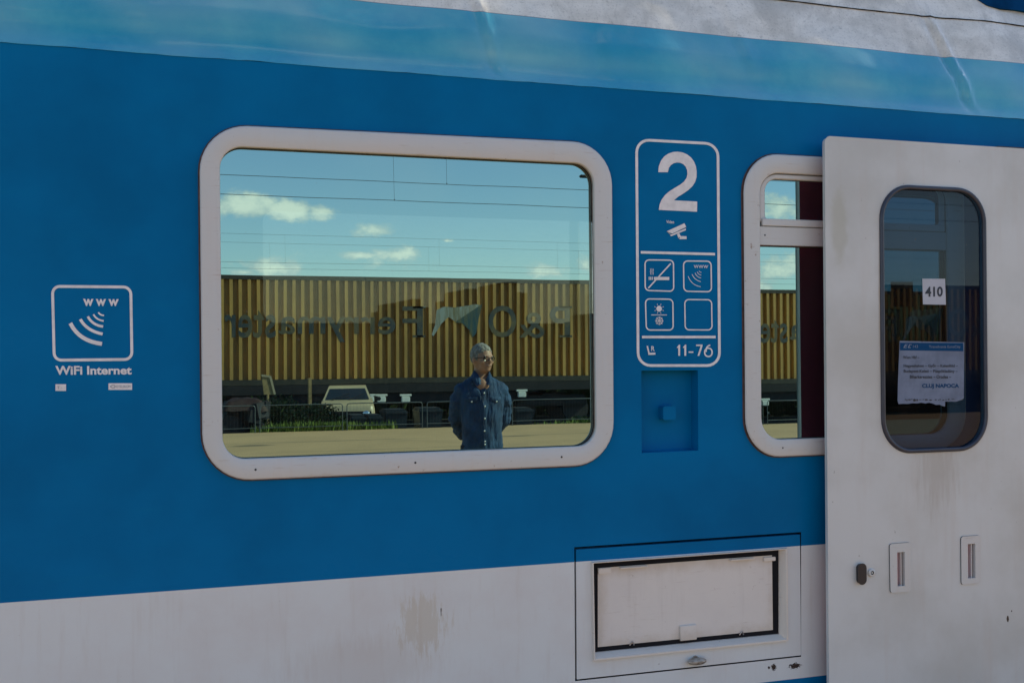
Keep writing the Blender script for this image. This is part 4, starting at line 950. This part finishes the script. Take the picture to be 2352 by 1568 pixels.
# ------------------------------------------------------------------ the man in the denim shirt
DM = 5.45; hp_ = V(1112, 792, DM); fx_ = V(1106, 900, DM).x
print('head top', hp_.z)
MX, MY = fx_, GL-DM
man = empty('person', (MX, MY, 0), 'grey haired man with glasses in a dark blue denim shirt, hands behind his back', 'person')
man.rotation_euler = (0, 0, R(6))
HS = hp_.z/1.742
def remesh(b, voxel, name, mt, smooth_it=6, disp=None):
    me = bpy.data.meshes.new('tmp'); me.from_pydata(b.v, [], b.f); o = bpy.data.objects.new('tmp', me); COL.objects.link(o)
    m = o.modifiers.new('r', 'REMESH'); m.mode = 'VOXEL'; m.voxel_size = voxel
    if smooth_it: s_ = o.modifiers.new('s', 'SMOOTH'); s_.factor = .6; s_.iterations = smooth_it
    dg = bpy.context.evaluated_depsgraph_get(); m2 = bpy.data.meshes.new_from_object(o.evaluated_get(dg)); bpy.data.objects.remove(o); bpy.data.meshes.remove(me)
    if disp:
        m2.update(); nr = [v.normal.copy() for v in m2.vertices]
        for v_, n_2 in zip(m2.vertices, nr): v_.co += n_2*disp(v_.co)
    for v_ in m2.vertices: v_.co *= HS
    if name == 'shirt':
        bm = bmesh.new(); bm.from_mesh(m2); bmesh.ops.delete(bm, geom=[f_ for f_ in bm.faces if (lambda c: c.y > .02 and c.z > 1.385*HS and abs(c.x) < (c.z-1.385*HS)*.42)(f_.calc_center_median())], context='FACES'); bm.to_mesh(m2); bm.free()
    m2.name = name; m2.materials.append(mt); m2.polygons.foreach_set('use_smooth', [True]*len(m2.polygons)); m2.update()
    o = bpy.data.objects.new(name, m2); COL.objects.link(o); o.parent = man; return o
M['skin'] = mat('skin', (.50, .25, .16), .5, fn=vary(.15, 20)); M['hair'] = mat('grey_hair', (.16, .135, .12), .8, fn=vary(.6, 60, (1, 1, .5), .8, (.40, .35, .31)))
def denim(t, b_):
    o = t.node('ShaderNodeTexCoord').outputs['Object']
    n = t.noise(o, 7, 5, .6); t.put(b_.inputs['Base Color'], t.mix(t.mr(n, .35, .7), (.018, .065, .155), (.006, .026, .07)))
    f1 = t.noise(t.scl(o, (14, 8, 3.2)), 1.0, 3, .5, .6); bump(t, b_, f1, .9, .05)
M['denim'] = mat('denim', (.02, .06, .11), .8, fn=denim); M['trouser'] = mat('dark_trousers', (.015, .018, .03), .85); M['shoe'] = mat('black_shoes', (.01, .01, .01), .4)
M['snap'] = mat('pearl_snap', (.85, .85, .82), .15, .3); M['lens'] = mat('spectacle_frame', (.03, .03, .035), .2, .6)
M['eye'] = mat('dark_eye', (.03, .02, .015), .3); M['lip_skin'] = mat('lips', (.22, .08, .06), .5)
sho = {}
arm = {}
for sx in (-1, 1):
    arm[sx] = [Vector((sx*.185, -.01, 1.375)), Vector((sx*.208, -.09, 1.13)), Vector((sx*.12, -.20, .97)), Vector((sx*.03, -.215, .94))]
b = B(); HC = Vector((0, .02, 1.63))
b.ell(HC+Vector((0, 0, .01)), (.077, .097, .105), nu=24, nv=16); b.ell(HC+Vector((0, .035, -.055)), (.058, .06, .065)); b.ell(HC+Vector((0, .062, -.088)), (.034, .03, .026))
b.ell(HC+Vector((0, .098, -.022)), (.013, .020, .026)); b.ell(HC+Vector((0, .088, .004)), (.01, .014, .03)); b.ell(HC+Vector((0, .082, .022)), (.05, .016, .012))
for sx in (-1, 1): b.ell(HC+Vector((sx*.080, -.008, -.012)), (.010, .018, .032)); b.ell(HC+Vector((sx*.045, .065, -.03)), (.022, .02, .022))
b.ell(HC+Vector((0, .093, -.056)), (.025, .008, .006)); b.ell(HC+Vector((0, .091, -.066)), (.022, .009, .006))
HR = Matrix.Rotation(R(-30), 3, 'Z')
def turn(p): return HC+HR @ (Vector(p)-HC)
b.v = [turn(p) for p in b.v]
b.tube([HC+Vector((0, -.02, -.05)), Vector((0, -.02, 1.46))], [.058, .062], 16); b.ell((0, -.01, 1.40), (.15, .085, .07)); b.ell((0, .0, 1.40), (.10, .095, .10)); b.ell((0, 0, 1.22), (.14, .095, .2)); b.ell((0, 0, .98), (.145, .10, .14))
for sx in (-1, 1):
    A_ = arm[sx]; b.tube(A_[:3], [.035, .030, .026], 12); b.ell(A_[0], (.035, .035, .035)); b.ell(A_[1], (.03, .03, .03))
    h0 = A_[2]; hd = (A_[3]-A_[2]).normalized(); b.ell(h0+hd*.045, (.045, .018, .035)); 
    for fi in range(4):
        p0 = h0+hd*.075+Vector((0, 0, .026-.018*fi)); ln = (.07, .078, .072, .058)[fi]; b.tube([p0, p0+hd*ln*.5+Vector((0, -.004, -.004)), p0+hd*ln+Vector((0, .01, -.012))], [.0095, .009, .0075], 8)
    b.tube([h0+hd*.03+Vector((0, .0, .03)), h0+hd*.06+Vector((0, .004, .05)), h0+hd*.085+Vector((0, .006, .052))], [.012, .0105, .009], 8)
    b.tube([(sx*.09, 0, .92), (sx*.10, .01, .5), (sx*.105, -.01, .09)], [.08, .052, .038], 14); b.ell((sx*.11, .05, .045), (.042, .12, .04))
body = remesh(b, .007, 'body', M['skin'], 3)
for sx in (-1, 1):
    b = B(); b.ell((HC+Vector((sx*.034, .083, .002))), (.013, .008, .006), nu=10, nv=6); b.ell((HC+Vector((sx*.034, .0835, .016))), (.02, .008, .004), nu=10, nv=6); b.v = [turn(p)*HS for p in b.v]
    me = bpy.data.meshes.new('eye'); me.from_pydata(b.v, [], b.f); me.materials.append(M['eye']); o = bpy.data.objects.new('eye', me); COL.objects.link(o); o.parent = body
b = B(); b.ell((HC+Vector((0, .094, -.060))), (.025, .007, .0045), nu=12, nv=6); b.v = [turn(p)*HS for p in b.v]; me = bpy.data.meshes.new('mouth'); me.from_pydata(b.v, [], b.f); me.materials.append(M['lip_skin']); o = bpy.data.objects.new('mouth', me); COL.objects.link(o); o.parent = body
# hair
b = B(); b.ell(HC+Vector((0, -.008, .024)), (.085, .102, .106), nu=24, nv=16)
me = b; keep = []
vs = []; 
for v_ in b.v:
    q = v_-HC
    if q.y > .045 and q.z < .072-.7*abs(q.x)+.012*noise.noise(q*70): v_ = v_-Vector((0, .06, 0))
    vs.append(v_)
b.v = [v_ if (v_-HC).z > -.045 else Vector((v_.x*.6, v_.y*.6+.0, HC.z-.045+((v_-HC).z+.045)*.3)) for v_ in vs]
b.v = [turn(p) for p in b.v]
remesh(b, .007, 'hair', M['hair'], 1, lambda p: .004*noise.noise(p*55))
# shirt
b = B(); 
rings = [(.86, .172, .12, 0), (.92, .172, .125, 0), (1.02, .166, .12, .0), (1.14, .172, .12, .0), (1.26, .186, .12, -.005), (1.35, .19, .108, -.01), (1.41, .172, .092, -.015), (1.45, .135, .08, -.02), (1.485, .085, .070, -.02), (1.505, .070, .064, -.015)]
L = [[Vector((rx_*math.copysign(abs(math.cos(a))**.85, math.cos(a)), cy_+ry_*math.copysign(abs(math.sin(a))**.85, math.sin(a)), z_-(.075*max(0, math.sin(a))**3 if z_ > 1.47 else 0))) for a in [2*math.pi*j/40 for j in range(40)]] for z_, rx_, ry_, cy_ in rings]
b.loft(L, cap=0); b.f.append(tuple(range(39, -1, -1))); b.mi.append(0)
for sx in (-1, 1):
    A_ = arm[sx]; pts_ = [A_[0]+Vector((-sx*.03, 0, .0)), A_[0].lerp(A_[1], .35), A_[0].lerp(A_[1], .75), A_[1], A_[1].lerp(A_[2], .3), A_[1].lerp(A_[2], .7), A_[2]]
    b.tube(pts_, [.058, .064, .062, .060, .056, .05, .042], 16); b.ell(A_[0]+Vector((-sx*.015, 0, -.005)), (.062, .062, .062)); b.ell(A_[1], (.062, .06, .06))
def fold(p):
    d = .006*noise.noise(Vector((p.x*16+p.z*5, p.y*9, p.z*5)))+.004*noise.noise(Vector((p.x*30-p.z*12, p.y*20, p.z*11)))
    if p.z < 1.1: d += .007*noise.noise(Vector((p.x*18-p.z*10, 3, p.z*3)))
    if abs(p.x) > .19: d += .005*noise.noise(Vector((p.x*8, p.y*20, p.z*34)))
    return d*1.5
shirt = remesh(b, .009, 'shirt', M['denim'], 4, fold)
bvh = BVHTree.FromPolygons([v_.co.copy() for v_ in shirt.data.vertices], [tuple(p.vertices) for p in shirt.data.polygons])
def fs_(x_, z_, o_=.003):
    h = bvh.ray_cast(Vector((x_*HS, 1, z_*HS)), Vector((0, -1, 0))); return (h[0]+h[1]*o_) if h[0] else Vector((x_*HS, .12, z_*HS))
def mk_l(name, b, m): 
    me = bpy.data.meshes.new(name); me.from_pydata(b.v, [], b.f); me.materials.append(m); me.polygons.foreach_set('use_smooth', [True]*len(me.polygons)); o = bpy.data.objects.new(name, me); COL.objects.link(o); o.parent = shirt; return o
b = B()
b.loft([[fs_(dx, 1.40-.54*i/30, .006 if abs(dx) < .015 else .001) for i in range(31)] for dx in (-.02, -.014, .014, .02)], close=False); mk_l('placket', b, M['denim'])
for sx in (-1, 1):
    b = B(); q = [(sx*.055, 1.315), (sx*.15, 1.315), (sx*.15, 1.285), (sx*.10, 1.262), (sx*.055, 1.285)]; c_ = (sx*.1, 1.29)
    o_ = [fs_(x_, z_, .001) for x_, z_ in q]; i_ = [fs_(lrp(x_, c_[0], .12), lrp(z_, c_[1], .12), .007) for x_, z_ in q]; b.loft([o_, i_], cap=0); mk_l('pocket_flap', b, M['denim'])
    b = B(); b.ell(fs_(sx*.1, 1.276, .009), (.0075, .0045, .0075), nu=10, nv=6); mk_l('snap', b, M['snap'])
    b = B(); n_c = [Vector((sx*.008, .075, 1.425)), Vector((sx*.045, .072, 1.50)), Vector((sx*.064, .02, 1.525)), Vector((sx*.055, -.05, 1.53)), Vector((0, -.085, 1.53))]; l_c = [Vector((sx*.058, .105, 1.40)), Vector((sx*.09, .085, 1.45)), Vector((sx*.085, .02, 1.475)), Vector((sx*.075, -.06, 1.485)), Vector((0, -.10, 1.485))]
    b.loft([[p*HS for p in n_c], [(p+Vector((0, .006, .004)))*HS for p in n_c], [(p+Vector((0, .008, .0)))*HS for p in l_c], [p*HS for p in l_c]], close=False); mk_l('collar', b, M['denim'])
for z_ in (1.345, 1.24, 1.14, 1.04, .955, .93): b = B(); b.ell(fs_(.0, z_, .011), (.0075, .0045, .0075), nu=10, nv=6); mk_l('snap', b, M['snap'])
b = B(); b.ell((0, 0, .9), (.165, .115, .1))
for sx in (-1, 1): b.tube([(sx*.085, 0, .92), (sx*.10, .01, .5), (sx*.105, -.005, .06)], [.098, .078, .066], 16)
remesh(b, .011, 'trousers', M['trouser'], 3, lambda p: .006*noise.noise(p*9))
b = B()
for sx in (-1, 1): b.ell((sx*.11, .055, .045), (.052, .145, .05)); b.box((sx*.11, .05, .012), (.09, .27, .024), bev=.008)
remesh(b, .009, 'shoes', M['shoe'], 2)
b = B(); gz = HC.z-.002
for sx in (-1, 1):
    pts_ = [Vector((sx*.036+.024*math.cos(a), HC.y+.108-abs(.024*math.cos(a)*sx+.036)*.25, gz+.017*math.sin(a))) for a in [2*math.pi*j/16 for j in range(17)]]; b.tube([p*HS for p in pts_], .0026, 6)
    b.tube([p*HS for p in (Vector((sx*.06, HC.y+.092, gz+.008)), Vector((sx*.082, HC.y+.03, gz+.006)), Vector((sx*.083, HC.y-.01, gz)))], .0022, 6)
b.tube([Vector((-.012, HC.y+.108, gz+.006))*HS, Vector((.012, HC.y+.108, gz+.006))*HS], .0026, 6)
b.v = [turn(p/HS)*HS for p in b.v]
me = bpy.data.meshes.new('glasses'); me.from_pydata(b.v, [], b.f); me.materials.append(M['lens']); o = bpy.data.objects.new('glasses', me); COL.objects.link(o); o.parent = man

S.cycles.max_bounces = 10; S.cycles.glossy_bounces = 6; S.cycles.transparent_max_bounces = 16; S.cycles.use_denoising = True
